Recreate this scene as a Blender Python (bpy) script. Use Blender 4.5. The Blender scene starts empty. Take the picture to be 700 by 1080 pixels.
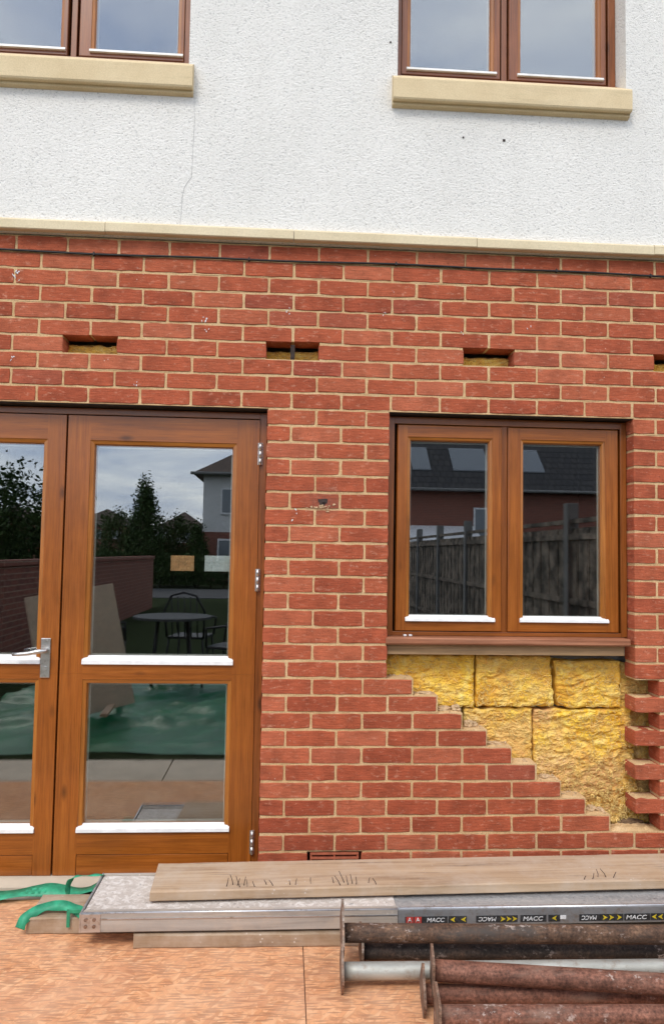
import bpy, bmesh, math, random
from mathutils import Vector, Matrix, noise as mnoise
R = math.radians
rng = random.Random(7)
scn = bpy.context.scene
col = scn.collection

# ------------------------------------------------------------------ mesh helpers
class MB:
    """collects geometry, then links it as ONE mesh object"""
    def __init__(s):
        s.v = []; s.f = []; s.m = []; s.r = []; s.smooth = []
    def add(s, vs, fs, mi=0, rnd=None, smooth=False):
        b = len(s.v); r = rng.random() if rnd is None else rnd
        s.v += [tuple(p) for p in vs]; s.r += [r] * len(vs)
        for f in fs:
            s.f.append([b + i for i in f]); s.m.append(mi); s.smooth.append(smooth)
    def box(s, x0, x1, y0, y1, z0, z1, mi=0, c=0.0, M=None, rnd=None):
        """box with optional chamfered edges"""
        if c <= 0:
            vs = [(x, y, z) for x in (x0, x1) for y in (y0, y1) for z in (z0, z1)]
            fs = [(0,1,3,2),(4,6,7,5),(0,4,5,1),(2,3,7,6),(0,2,6,4),(1,5,7,3)]
        else:
            bm = bmesh.new()
            bmesh.ops.create_cube(bm, size=1)
            for v in bm.verts:
                v.co = Vector((x0 + (v.co.x + .5) * (x1 - x0), y0 + (v.co.y + .5) * (y1 - y0), z0 + (v.co.z + .5) * (z1 - z0)))
            bmesh.ops.bevel(bm, geom=bm.edges[:], offset=c, segments=2, profile=.6, affect='EDGES')
            bm.verts.index_update()
            vs = [v.co.copy() for v in bm.verts]; fs = [[v.index for v in f.verts] for f in bm.faces]
            bm.free()
        if M is not None: vs = [M @ Vector(p) for p in vs]
        s.add(vs, fs, mi, rnd)
    def prism(s, pts, axis, a, b, mi=0, M=None):
        """extrude polygon pts (2-D) along axis from a to b"""
        def P(p, t):
            if axis == 'x': return Vector((t, p[0], p[1]))
            if axis == 'y': return Vector((p[0], t, p[1]))
            return Vector((p[0], p[1], t))
        n = len(pts)
        vs = [P(p, a) for p in pts] + [P(p, b) for p in pts]
        if M is not None: vs = [M @ p for p in vs]
        fs = [list(range(n))[::-1], list(range(n, 2 * n))] + [[i, (i + 1) % n, n + (i + 1) % n, n + i] for i in range(n)]
        s.add(vs, fs, mi)
    def tube(s, pts, rad, n=10, mi=0, cap=True):
        pts = [Vector(p) for p in pts]
        rads = rad if isinstance(rad, (list, tuple)) else [rad] * len(pts)
        vs = []; fs = []
        for i, p in enumerate(pts):
            t = (pts[min(i + 1, len(pts) - 1)] - pts[max(i - 1, 0)]).normalized()
            u = t.cross(Vector((0, 0, 1)))
            if u.length < .05: u = t.cross(Vector((0, 1, 0)))
            u.normalize(); w = t.cross(u)
            for k in range(n):
                a = 2 * math.pi * k / n
                vs.append(p + (u * math.cos(a) + w * math.sin(a)) * rads[i])
        for i in range(len(pts) - 1):
            for k in range(n):
                fs.append((i * n + k, i * n + (k + 1) % n, (i + 1) * n + (k + 1) % n, (i + 1) * n + k))
        if cap:
            fs.append(list(range(n))[::-1]); fs.append([(len(pts) - 1) * n + k for k in range(n)])
        s.add(vs, fs, mi, smooth=True)
    def build(s, name, mats, parent=None, loc=None):
        me = bpy.data.meshes.new(name)
        o3 = Vector(loc) if loc is not None else Vector((0, 0, 0))
        me.from_pydata([Vector(p) - o3 for p in s.v], [], s.f)
        mats = mats if isinstance(mats, (list, tuple)) else [mats]
        for m in mats: me.materials.append(m)
        for p, mi, sm in zip(me.polygons, s.m, s.smooth):
            p.material_index = mi; p.use_smooth = sm
        at = me.attributes.new('rnd', 'FLOAT', 'POINT')
        at.data.foreach_set('value', s.r)
        bm = bmesh.new(); bm.from_mesh(me)
        bmesh.ops.recalc_face_normals(bm, faces=bm.faces[:])
        bm.to_mesh(me); bm.free()
        ob = bpy.data.objects.new(name, me); col.objects.link(ob)
        ob.location = o3
        if parent is not None:
            ob.parent = parent
            # parents only carry translations / z-rotations: keep world placement
            ob.matrix_parent_inverse = parent_world(parent).inverted()
        return ob

def parent_world(o):
    m = Matrix.Translation(o.location) @ o.rotation_euler.to_matrix().to_4x4()
    if o.parent is not None: return parent_world(o.parent) @ o.matrix_parent_inverse @ m
    return m

def empty(name, loc=(0, 0, 0)):
    o = bpy.data.objects.new(name, None); col.objects.link(o); o.location = loc
    o.empty_display_size = .1
    return o
def tag(o, label=None, cat=None, group=None, kind=None):
    if label: o['label'] = label
    if cat: o['category'] = cat
    if group: o['group'] = group
    if kind: o['kind'] = kind
    return o

# ------------------------------------------------------------------ material helpers
class NT:
    def __init__(s, name):
        s.mat = bpy.data.materials.new(name); s.mat.use_nodes = True
        s.t = s.mat.node_tree; s.N = s.t.nodes; s.L = s.t.links
        s.bsdf = s.N['Principled BSDF']; s.out = s.N['Material Output']
        s.tc = None
    def n(s, typ, **kw):
        nd = s.N.new(typ)
        for k, v in kw.items():
            if k.startswith('_'): setattr(nd, k[1:], v)
        for k, v in kw.items():
            if not k.startswith('_'):
                key = int(k[1:]) if k[0] == 'i' and k[1:].isdigit() else k.replace('__', ' ')
                s.set(nd.inputs[key], v)
        return nd
    def set(s, sock, v):
        if isinstance(v, bpy.types.NodeSocket): s.L.new(v, sock)
        else: sock.default_value = v
    def coord(s, scale=(1, 1, 1), loc=(0, 0, 0), rot=(0, 0, 0), kind='Object'):
        if s.tc is None: s.tc = s.N.new('ShaderNodeTexCoord')
        m = s.n('ShaderNodeMapping', Scale=scale, Location=loc, Rotation=rot)
        s.L.new(s.tc.outputs[kind], m.inputs['Vector']); return m.outputs[0]
    def noise(s, vec, scale=5, detail=4, rough=.55, dist=0):
        return s.n('ShaderNodeTexNoise', Vector=vec, Scale=scale, Detail=detail, Roughness=rough, Distortion=dist).outputs['Fac']
    def voro(s, vec, scale=5, feature='F1', out='Distance', rand=1.0):
        nd = s.n('ShaderNodeTexVoronoi', _feature=feature, Vector=vec, Scale=scale, Randomness=rand); return nd.outputs[out]
    def ramp(s, fac, stops, interp='LINEAR'):
        nd = s.N.new('ShaderNodeValToRGB'); s.L.new(fac, nd.inputs[0]); cr = nd.color_ramp; cr.interpolation = interp
        while len(cr.elements) > 1: cr.elements.remove(cr.elements[0])
        for i, (p, c) in enumerate(stops):
            e = cr.elements[0] if i == 0 else cr.elements.new(p)
            e.position = p; e.color = (c, c, c, 1) if isinstance(c, (int, float)) else (*c, 1)
        return nd.outputs[0]
    def mix(s, fac, a, b, mode='MIX'):
        nd = s.N.new('ShaderNodeMix'); nd.data_type = 'RGBA'; nd.blend_type = mode
        for i, v in ((0, fac), (6, a), (7, b)):
            if isinstance(v, (tuple, list)): v = (*v, 1) if len(v) == 3 else v
            s.set(nd.inputs[i], v)
        return nd.outputs[2]
    def math(s, op, a, b=0.0):
        nd = s.N.new('ShaderNodeMath'); nd.operation = op
        s.set(nd.inputs[0], a); s.set(nd.inputs[1], b); return nd.outputs[0]
    def attr(s, name='rnd'):
        nd = s.N.new('ShaderNodeAttribute'); nd.attribute_name = name; return nd.outputs['Fac']
    def bump(s, h, strength=.3, dist=.002):
        nd = s.n('ShaderNodeBump', Strength=strength, Distance=dist, Height=h)
        s.L.new(nd.outputs[0], s.bsdf.inputs['Normal']); return nd
    def fin(s, color, rough=.8, metal=0.0, spec=.4, coat=0.0):
        s.set(s.bsdf.inputs['Base Color'], (*color, 1) if isinstance(color, tuple) else color)
        s.set(s.bsdf.inputs['Roughness'], rough); s.set(s.bsdf.inputs['Metallic'], metal)
        s.bsdf.inputs['Specular IOR Level'].default_value = spec
        if coat: s.bsdf.inputs['Coat Weight'].default_value = coat; s.bsdf.inputs['Coat Roughness'].default_value = .18
        return s.mat

def simple(name, c, rough=.7, metal=0, spec=.4, var=.12, scale=8):
    t = NT(name); n = t.noise(t.coord(), scale, 5)
    f = t.ramp(n, [(.3, 1 - var), (.7, 1 + var)])
    return t.fin(t.mix(1.0, c, f, 'MULTIPLY'), rough, metal, spec)

def mat_brick():
    t = NT('red_brick'); r = t.attr()
    base = t.ramp(r, [(0, (.34, .076, .036)), (.15, (.385, .088, .041)), (.35, (.42, .100, .046)), (.55, (.395, .091, .043)), (.75, (.43, .109, .051)), (.94, (.47, .132, .066)), (1, (.33, .076, .042))])
    v = t.coord()
    off = t.n('ShaderNodeVectorMath', _operation='ADD', i0=v, i1=t.n('ShaderNodeCombineXYZ', X=t.math('MULTIPLY', r, 31.0), Y=0.0, Z=t.math('MULTIPLY', r, 17.0)).outputs[0]).outputs[0]
    big = t.noise(off, 9, 5, .6)
    c = t.mix(1.0, base, t.ramp(big, [(.28, .70), (.5, 1), (.74, 1.24)]), 'MULTIPLY')
    st = t.n('ShaderNodeMapping', Scale=(14, 14, 150)); t.L.new(off, st.inputs[0])
    streak = t.noise(st.outputs[0], 1, 4, .65)
    c = t.mix(1.0, c, t.ramp(streak, [(.28, .70), (.55, 1), (.78, 1.26)]), 'MULTIPLY')
    # dusty mortar smears and pale scuffs
    m2 = t.n('ShaderNodeMapping', Scale=(28, 28, 60)); t.L.new(off, m2.inputs[0])
    scuff = t.math('MULTIPLY', t.ramp(t.noise(m2.outputs[0], 1, 6, .7), [(.55, 0), (.74, 1)]), t.ramp(t.noise(v, 2.4, 3), [(.32, .2), (.65, .85)]))
    c = t.mix(scuff, c, (.72, .40, .27))
    # grimy darker pits
    pit = t.ramp(t.noise(v, 150, 3, .6), [(.28, 1), (.40, 0)])
    c = t.mix(t.math('MULTIPLY', pit, .7), c, (.13, .035, .025))
    # white paint / render flecks
    fleck = t.math('MULTIPLY', t.ramp(t.voro(t.coord((1, 1, .7)), 34), [(.045, 1), (.075, 0)]), t.ramp(t.noise(v, 3.1, 2), [(.56, 0), (.62, 1)]))
    c = t.mix(t.math('MULTIPLY', fleck, .8), c, (.72, .64, .56))
    gd = t.n('ShaderNodeVectorMath', _operation='DISTANCE', i0=t.coord((1, .1, 1.25)), i1=(-.075, 0, 1.69 * 1.25)).outputs['Value']
    gr = t.math('MULTIPLY', t.ramp(gd, [(.01, .75), (.11, 0)]), t.ramp(t.noise(v, 22, 5, .7), [(.35, .2), (.6, 1)]))
    c = t.mix(gr, c, (.17, .085, .065))
    hb = t.math('ADD', t.math('MULTIPLY', streak, .8), t.math('MULTIPLY', t.noise(v, 120, 5, .7), 1.0))
    t.bump(hb, .75, .0035)
    return t.fin(c, .9, 0, .25)
def mat_mortar():
    t = NT('sandy_mortar'); v = t.coord()
    c = t.ramp(t.noise(v, 11, 5, .65), [(.3, (.56, .36, .175)), (.5, (.68, .46, .24)), (.72, (.75, .54, .31))])
    c = t.mix(1.0, c, t.ramp(t.noise(v, 260, 3, .6), [(.3, .72), (.6, 1.08)]), 'MULTIPLY')
    t.bump(t.math('ADD', t.noise(v, 220, 4, .7), t.math('MULTIPLY', t.noise(v, 50, 3), .8)), .8, .004)
    return t.fin(c, .95, 0, .2)
def mat_render():
    t = NT('white_roughcast'); v = t.coord((1, 1, 1.25))
    h = t.n('ShaderNodeTexNoise', Vector=v, Scale=78, Detail=3, Roughness=.62, Distortion=1.6).outputs['Fac']
    h2 = t.voro(v, 95, 'SMOOTH_F1')
    hh = t.math('ADD', h, t.math('MULTIPLY', h2, .45))
    big = t.noise(t.coord(), 1.3, 5, .6)
    c = t.ramp(big, [(.3, (.78, .76, .715)), (.7, (.87, .845, .795))])
    pit = t.ramp(hh, [(.44, 1), (.62, 0)])
    c = t.mix(t.math('MULTIPLY', pit, .62), c, (.36, .355, .35))
    drip = t.ramp(t.noise(t.coord((9, 9, .7)), 1, 4, .6), [(.5, 0), (.78, .12)])
    c = t.mix(drip, c, (.60, .57, .50))
    t.bump(hh, .75, .007)
    return t.fin(c, .92, 0, .25)
def mat_stone(name, a, b):
    t = NT(name); v = t.coord()
    c = t.ramp(t.noise(v, 5, 6, .65), [(.3, a), (.7, b)])
    c = t.mix(1.0, c, t.ramp(t.noise(v, 190, 3), [(.3, .90), (.65, 1.04)]), 'MULTIPLY')
    st = t.ramp(t.noise(t.coord((3, 3, 30)), 1, 5, .7), [(.55, 0), (.8, .4)])
    c = t.mix(st, c, (.36, .29, .18))
    t.bump(t.noise(v, 170, 4, .6), .35, .002)
    return t.fin(c, .9, 0, .25)
def mat_wood(name, dark, mid, light, axis='z', rough=.34, coat=.35, knots=True, scale=1.0):
    t = NT(name)
    s = {'x': (1.6, 44, 44), 'z': (44, 44, 1.6), 'y': (44, 1.6, 44)}[axis]
    v = t.coord(tuple(k * scale for k in s))
    g = t.noise(v, 1.0, 6, .62, .6)
    f = t.noise(t.coord(tuple(k * scale * 4.2 for k in s)), 1.0, 3, .6)
    c = t.ramp(g, [(.28, dark), (.5, mid), (.75, light)])
    c = t.mix(1.0, c, t.ramp(f, [(.28, .78), (.5, 1), (.72, 1.16)]), 'MULTIPLY')
    c = t.mix(1.0, c, t.ramp(t.noise(t.coord(), 3.2, 6, .65), [(.3, .84), (.7, 1.14)]), 'MULTIPLY')
    if knots:
        ks = {'x': (3.0, 8, 8), 'z': (8, 8, 3.0), 'y': (8, 3, 8)}[axis]
        kd = t.voro(t.coord(ks), 1.0)
        k = t.ramp(kd, [(.05, 1), (.085, .55), (.14, 0)])
        c = t.mix(t.math('MULTIPLY', k, .75), c, tuple(x * .22 for x in dark))
    t.bump(g, .12, .001)
    return t.fin(c, t.ramp(f, [(.3, rough - .06), (.7, rough + .1)]), 0, .4, coat)
def mat_timber(name, a, b, dark, axis='x'):
    t = NT(name)
    s = {'x': (1.2, 30, 30), 'y': (30, 1.2, 30)}[axis]
    g = t.noise(t.coord(s), 1, 6, .65, .5)
    c = t.ramp(g, [(.3, dark), (.48, a), (.72, b)])
    crack = t.ramp(t.noise(t.coord(tuple(q * 2.3 for q in s)), 1, 3, .6), [(.30, 1), (.37, 0)])
    c = t.mix(t.math('MULTIPLY', crack, .6), c, tuple(x * .35 for x in dark))
    dirt = t.ramp(t.noise(t.coord(), 7, 6, .7), [(.42, 0), (.75, .8)])
    c = t.mix(dirt, c, (.52, .42, .33))
    spot = t.ramp(t.voro(t.coord(), 42), [(.10, 1), (.17, 0)])
    spot = t.math('MULTIPLY', spot, t.ramp(t.noise(t.coord(), 3, 2), [(.5, 0), (.62, 1)]))
    c = t.mix(spot, c, (.58, .50, .42))
    t.bump(t.math('ADD', g, t.math('MULTIPLY', t.noise(t.coord(), 90, 3), .4)), .5, .003)
    return t.fin(c, .88, 0, .2)
def mat_osb():
    t = NT('oriented_strand_board')
    wob = t.n('ShaderNodeTexNoise', Vector=t.coord(), Scale=14, Detail=2).outputs['Color']
    c = None; hsum = None
    layers = [(.8, 1.0), (-.75, .45), (1.45, .5), (.3, .55), (-1.2, .5), (1.1, .55), (-.4, .6), (1.75, .6), (-.05, .72), (.65, .66), (-1.0, .7)]
    for i, (a, th) in enumerate(layers):
        v = t.coord((1, 1, 1), (i * 3.7, i * 1.9, 0), (0, 0, a))
        vv = t.n('ShaderNodeVectorMath', _operation='MULTIPLY_ADD', i0=wob, i1=(.012, .012, 0), i2=v).outputs[0]
        m = t.n('ShaderNodeMapping', Scale=(17, 72, 1)); t.L.new(vv, m.inputs[0])
        vo = t.n('ShaderNodeTexVoronoi', Vector=m.outputs[0], Scale=1.0)
        rr = t.n('ShaderNodeSeparateColor', Color=vo.outputs['Color'])
        fl = t.ramp(rr.outputs[0], [(0, (.50, .195, .085)), (.35, (.66, .295, .13)), (.7, (.74, .365, .175)), (1, (.79, .46, .25))])
        gr = t.n('ShaderNodeMapping', Scale=(12, 240, 1)); t.L.new(vv, gr.inputs[0])
        fl = t.mix(1.0, fl, t.ramp(t.noise(gr.outputs[0], 1, 3), [(.3, .86), (.7, 1.1)]), 'MULTIPLY')
        edge = t.ramp(vo.outputs['Distance'], [(.45, 1), (.85, .80)])
        fl = t.mix(1.0, fl, edge, 'MULTIPLY')
        if c is None: c = fl
        else:
            k = t.math('GREATER_THAN', rr.outputs[1], th)
            c = t.mix(k, c, fl)
    # thin dark strands
    for a in (.3, -.7, 1.4, 1.0, -1.3):
        m = t.coord((17, 130, 1), (a * 5, a * 9, 0), (0, 0, a))
        vo = t.n('ShaderNodeTexVoronoi', Vector=m, Scale=1.0)
        rr = t.n('ShaderNodeSeparateColor', Color=vo.outputs['Color'])
        k = t.math('MULTIPLY', t.math('GREATER_THAN', rr.outputs[2], .86), t.ramp(vo.outputs['Distance'], [(.25, .9), (.55, 0)]))
        c = t.mix(k, c, (.25, .10, .05))
    c = t.mix(.28, c, (.76, .40, .21))
    dust = t.ramp(t.noise(t.coord(), 3.5, 6, .7), [(.40, 0), (.72, .5)])
    c = t.mix(dust, c, (.78, .50, .32))
    mud = t.ramp(t.noise(t.coord((1, 1.6, 1), (7, 3, 0)), 2.6, 7, .72), [(.50, 0), (.72, .55)])
    c = t.mix(mud, c, (.52, .235, .13))
    lum = t.n('ShaderNodeRGBToBW', Color=c).outputs[0]
    t.bump(lum, .35, .003)
    return t.fin(c, .85, 0, .25)
def mat_insul():
    t = NT('yellow_mineral_wool'); v = t.coord(); r = t.attr()
    w = t.n('ShaderNodeTexNoise', Vector=v, Scale=9, Detail=6, Roughness=.68, Distortion=.9).outputs['Fac']
    c = t.ramp(w, [(.26, (.44, .19, .035)), (.40, (.78, .43, .045)), (.52, (.92, .62, .085)), (.64, (.95, .74, .22)), (.76, (.93, .78, .48))])
    pk = t.ramp(t.noise(t.coord((1, 1, 1), (3, 2, 1)), 4.5, 5, .65), [(.42, 0), (.62, .85)])
    pk = t.math('MULTIPLY', pk, t.ramp(r, [(0, .12), (1, .85)]))
    c = t.mix(pk, c, (.68, .40, .23))
    fib = t.n('ShaderNodeTexNoise', Vector=t.coord((90, 90, 190)), Scale=1, Detail=4, Roughness=.7, Distortion=2.5).outputs['Fac']
    c = t.mix(1.0, c, t.ramp(fib, [(.3, .72), (.52, 1), (.75, 1.25)]), 'MULTIPLY')
    t.bump(fib, .35, .004)
    return t.fin(c, .98, 0, .1)
def mat_rust(name, a, b, c_, paint=None, pf=(.5, .62), metal=0.0):
    t = NT(name); v = t.coord()
    n = t.noise(v, 13, 7, .7)
    c = t.ramp(n, [(.3, a), (.5, b), (.72, c_)])
    c = t.mix(1.0, c, t.ramp(t.noise(v, 110, 4, .65), [(.3, .42), (.5, .95), (.68, 1.45)]), 'MULTIPLY')
    st = t.ramp(t.noise(t.coord((2, 40, 40)), 1, 5, .7), [(.35, .65), (.6, 1.2)])
    c = t.mix(1.0, c, st, 'MULTIPLY')
    if paint:
        k = t.ramp(t.noise(t.coord((3, 9, 9), (5, 1, 2)), 1.6, 6, .7), [(pf[0], 0), (pf[1], 1)])
        c = t.mix(k, c, paint)
    sp = t.math('MULTIPLY', t.ramp(t.noise(t.coord((.7, 1, 1), (2, 5, 1)), 48, 6, .72), [(.575, 0), (.625, 1)]), t.ramp(t.noise(v, 5, 3), [(.48, 0), (.60, 1)]))
    c = t.mix(t.math('MULTIPLY', sp, .55), c, (.60, .50, .44))
    t.bump(t.noise(v, 90, 5, .7), .5, .002)
    return t.fin(c, .72, metal, .35)
def mat_galv(name, a, b, rough=.42, metal=.75):
    t = NT(name); v = t.coord()
    c = t.ramp(t.noise(t.coord((2, 8, 8)), 3, 6, .7), [(.3, a), (.7, b)])
    sp = t.ramp(t.noise(v, 34, 5, .7), [(.52, 0), (.68, .8)])
    c = t.mix(sp, c, (.30, .25, .20))
    t.bump(t.noise(v, 120, 3), .2, .001)
    return t.fin(c, rough, metal, .5)
def mat_deck(name, metal):
    t = NT(name); v = t.coord()
    if metal: base = t.ramp(t.noise(t.coord((2, 40, 40)), 1, 4), [(.3, (.32, .32, .325)), (.7, (.52, .52, .52))])
    else: base = t.ramp(t.noise(v, 6, 5, .65), [(.3, (.40, .345, .30)), (.7, (.60, .53, .47))])
    s1 = t.ramp(t.n('ShaderNodeTexNoise', Vector=t.coord((1, 1, 1)), Scale=38, Detail=5, Roughness=.75, Distortion=.8).outputs['Fac'], [(.46, 0), (.60, 1)])
    c = t.mix(t.math('MULTIPLY', s1, .85 if not metal else .6), base, (.76, .71, .66) if not metal else (.62, .60, .58))
    s2 = t.ramp(t.noise(t.coord((1, 1, 1), (4, 4, 4)), 55, 4, .7), [(.62, 0), (.69, .8)])
    c = t.mix(s2, c, (.17, .155, .15))
    t.bump(s1, .4, .002)
    return t.fin(c, .7 if not metal else .5, .0 if not metal else .45, .4)
def mat_glass(name='window_glass', ior=2.45, tint=(.92, .95, .93)):
    t = NT(name)
    tr = t.N.new('ShaderNodeBsdfTransparent'); tr.inputs[0].default_value = (*tint, 1)
    gl = t.N.new('ShaderNodeBsdfGlossy'); gl.inputs['Roughness'].default_value = 0.0
    gl.inputs[0].default_value = (.95, .97, 1, 1)
    ge = t.N.new('ShaderNodeNewGeometry')
    dt = t.n('ShaderNodeVectorMath', _operation='DOT_PRODUCT', i0=ge.outputs['Incoming'], i1=ge.outputs['Normal']).outputs['Value']
    f0 = ((ior - 1) / (ior + 1)) ** 2
    fr = t.N.new('ShaderNodeMath'); fr.operation = 'MULTIPLY_ADD'
    t.L.new(t.math('POWER', t.math('SUBTRACT', 1.0, t.math('ABSOLUTE', dt)), 5.0), fr.inputs[0]); fr.inputs[1].default_value = 1 - f0; fr.inputs[2].default_value = f0
    mx = t.N.new('ShaderNodeMixShader')
    t.L.new(fr.outputs[0], mx.inputs[0]); t.L.new(tr.outputs[0], mx.inputs[1]); t.L.new(gl.outputs[0], mx.inputs[2])
    t.L.new(mx.outputs[0], t.out.inputs['Surface'])
    return t.mat
def mat_tiles(name, a, b):
    t = NT(name)
    br = t.N.new('ShaderNodeTexBrick'); t.L.new(t.coord(), br.inputs['Vector'])
    br.inputs['Scale'].default_value = 1.0; br.inputs['Brick Width'].default_value = .3; br.inputs['Row Height'].default_value = .3
    br.inputs['Mortar Size'].default_value = .025
    br.inputs['Color1'].default_value = (*a, 1); br.inputs['Color2'].default_value = (*b, 1); br.inputs['Mortar'].default_value = (*[x * .4 for x in a], 1)
    return t.fin(br.outputs[0], .85)
def mat_farbrick(name, a, b, m, rot):
    t = NT(name)
    br = t.N.new('ShaderNodeTexBrick')
    sx = t.n('ShaderNodeSeparateXYZ', Vector=t.coord()); cx = t.N.new('ShaderNodeCombineXYZ')
    t.L.new(sx.outputs[rot], cx.inputs[0]); t.L.new(sx.outputs[2], cx.inputs[1]); t.L.new(cx.outputs[0], br.inputs['Vector'])
    br.inputs['Scale'].default_value = 1.0; br.inputs['Brick Width'].default_value = .225; br.inputs['Row Height'].default_value = .075
    br.inputs['Mortar Size'].default_value = .006
    br.inputs['Color1'].default_value = (*a, 1); br.inputs['Color2'].default_value = (*b, 1); br.inputs['Mortar'].default_value = (*m, 1)
    return t.fin(br.outputs[0], .9)
def mat_leaf(name, a, b):
    t = NT(name); r = t.attr()
    c = t.ramp(r, [(0, a), (1, b)])
    return t.fin(c, .7, 0, .3)

M = {}
M['brick'] = mat_brick(); M['mortar'] = mat_mortar(); M['render'] = mat_render()
M['stone'] = mat_stone('cream_cast_stone', (.64, .50, .30), (.74, .60, .38))
M['band'] = mat_stone('pale_string_course_stone', (.66, .55, .36), (.76, .65, .45))
DW = ((.21, .056, .006), (.29, .082, .009), (.36, .112, .015))
M['wood_z'] = mat_wood('stained_pine_upright', *DW, axis='z'); M['wood_x'] = mat_wood('stained_pine_cross', *DW, axis='x')
BW = ((.22, .066, .008), (.34, .115, .016), (.46, .175, .032))  # lighter than the leaf timber: light caught on the mouldings, painted in
M['bead_z'] = mat_wood('glazing_bead_upright', *BW, axis='z', knots=False); M['bead_x'] = mat_wood('glazing_bead_cross', *BW, axis='x', knots=False)
FW = ((.16, .042, .006), (.23, .066, .010), (.30, .095, .017))
M['frame_z'] = mat_wood('dark_frame_upright', *FW, axis='z'); M['frame_x'] = mat_wood('dark_frame_cross', *FW, axis='x')
UW = ((.15, .045, .014), (.23, .073, .023), (.31, .11, .038))
M['up_z'] = mat_wood('reddish_brown_upright', *UW, axis='z'); M['up_x'] = mat_wood('reddish_brown_cross', *UW, axis='x')
M['tan'] = mat_wood('faded_tan_board', (.30, .18, .085), (.40, .25, .125), (.47, .31, .17), axis='x', rough=.6, coat=0, knots=False)
M['sillwood'] = mat_wood('window_board_timber', (.19, .066, .028), (.30, .115, .055), (.42, .19, .105), axis='x', rough=.5, coat=.1, knots=False)
M['white'] = simple('white_drip_bead', (.78, .775, .76), .4, var=.10, scale=20)
M['glass'] = mat_glass()
M['steel'] = mat_galv('satin_steel', (.50, .49, .47), (.68, .67, .65), .32, .9)
M['lintel'] = simple('dark_lintel_steel', (.030, .026, .024), .6, .2, var=.4, scale=30)
M['block'] = simple('grey_blockwork', (.32, .31, .29), .95, var=.2, scale=14)
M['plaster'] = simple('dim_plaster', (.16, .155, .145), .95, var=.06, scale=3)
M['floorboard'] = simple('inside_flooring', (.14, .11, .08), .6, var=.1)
M['insul'] = mat_insul()
M['fibre'] = simple('pale_wool_fibre', (.82, .60, .22), .95, var=.35, scale=25)
M['filler'] = simple('brown_filler', (.16, .10, .055), .95, var=.4, scale=70)
M['spacer'] = simple('grey_spacer_bar', (.46, .46, .44), .5, .2, var=.1)
M['dullside'] = mat_timber('stained_grey_side', (.36, .32, .28), (.47, .425, .375), (.24, .21, .18))
M['palesheet'] = simple('pale_board_sheet', (.50, .42, .31), .85, var=.12, scale=30)
M['rubble'] = simple('broken_mortar', (.52, .36, .21), .95, var=.35, scale=60)
M['cable'] = simple('black_cable', (.016, .014, .014), .55, var=.2)
M['osb'] = mat_osb()
M['timber'] = mat_timber('weathered_scaffold_timber', (.44, .305, .195), (.56, .415, .28), (.28, .18, .11))
M['timber2'] = mat_timber('darker_scaffold_timber', (.33, .23, .145), (.44, .32, .21), (.19, .125, .08))  # scaffold timber in darker tones, used for the two lower planks
M['deckL'] = mat_deck('plaster_splashed_deck', False); M['deckR'] = mat_deck('splashed_aluminium_deck', True)
M['alu'] = mat_galv('scuffed_aluminium', (.46, .47, .48), (.66, .67, .68), .36, .85)
M['alu_dull'] = mat_deck('mortar_stained_side', False)
M['alu_dark'] = mat_galv('dull_aluminium_side', (.30, .31, .32), (.46, .47, .48), .45, .6)
M['black'] = simple('black_sticker', (.035, .036, .037), .5, var=.6, scale=90)
M['whitep'] = simple('white_print', (.72, .72, .72), .5, var=.2, scale=80)
M['yellowp'] = simple('yellow_print', (.62, .47, .03), .5, var=.2, scale=80)
M['redp'] = simple('red_print', (.45, .05, .04), .5, var=.2, scale=80)
M['rust_dark'] = mat_rust('dark_rusty_steel', (.055, .030, .020), (.12, .066, .040), (.24, .14, .085), (.070, .055, .046), (.48, .66))
M['rust_black'] = mat_rust('blackened_steel', (.022, .018, .016), (.045, .034, .028), (.10, .062, .042))
M['rust_red'] = mat_rust('red_rusty_steel', (.10, .042, .028), (.185, .078, .050), (.27, .125, .085), (.25, .16, .12), (.52, .78))
M['rust_plate'] = mat_rust('rusty_plate_steel', (.12, .062, .038), (.20, .115, .075), (.32, .21, .15), (.26, .22, .18), (.5, .7))
M['galv'] = mat_galv('worn_galvanised_steel', (.30, .30, .27), (.50, .50, .45), .5, .35)
M['green'] = simple('green_woven_plastic', (.03, .30, .16), .5, var=.3, scale=30)
M['tarp'] = simple('dark_green_tarpaulin', (.006, .115, .045), .45, var=.3, scale=3)
M['paving'] = simple('pale_concrete_paving', (.52, .44, .34), .9, var=.14, scale=5)
M['lawn'] = simple('short_lawn_grass', (.018, .026, .010), 1.0, 0, .02, var=.4, scale=6)
M['ground'] = simple('rough_grassland', (.030, .04, .017), 1.0, 0, .02, var=.3, scale=.4)
M['road'] = simple('asphalt', (.05, .05, .052), .9, var=.2)
M['terracotta'] = simple('terracotta', (.40, .11, .055), .85, var=.25, scale=30)
M['sheet_o'] = simple('orange_sheet', (.52, .27, .13), .8, var=.25, scale=40)
M['sheet_w'] = simple('white_sheet', (.55, .56, .57), .8, var=.15, scale=40)
M['darkmetal'] = simple('dark_painted_metal', (.03, .03, .033), .6, 0, .3, var=.2)
M['tabletop'] = simple('pale_table_top', (.07, .072, .075), .8, 0, .2, var=.1)
M['bark'] = simple('rough_bark', (.07, .05, .035), .95, var=.4, scale=20)
M['leaf_con'] = mat_leaf('conifer_foliage', (.028, .055, .018), (.08, .13, .035))
M['leaf_bush'] = mat_leaf('bushy_foliage', (.035, .060, .018), (.10, .14, .04))
M['far_brick_y'] = mat_farbrick('far_brick', (.24, .075, .05), (.17, .055, .04), (.28, .2, .15), 0)
M['far_brick_x'] = mat_farbrick('garden_wall_brick', (.22, .07, .045), (.15, .05, .035), (.30, .21, .15), 1)
M['roof_tile'] = mat_tiles('dark_roof_tile', (.035, .034, .036), (.050, .047, .046))
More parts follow.
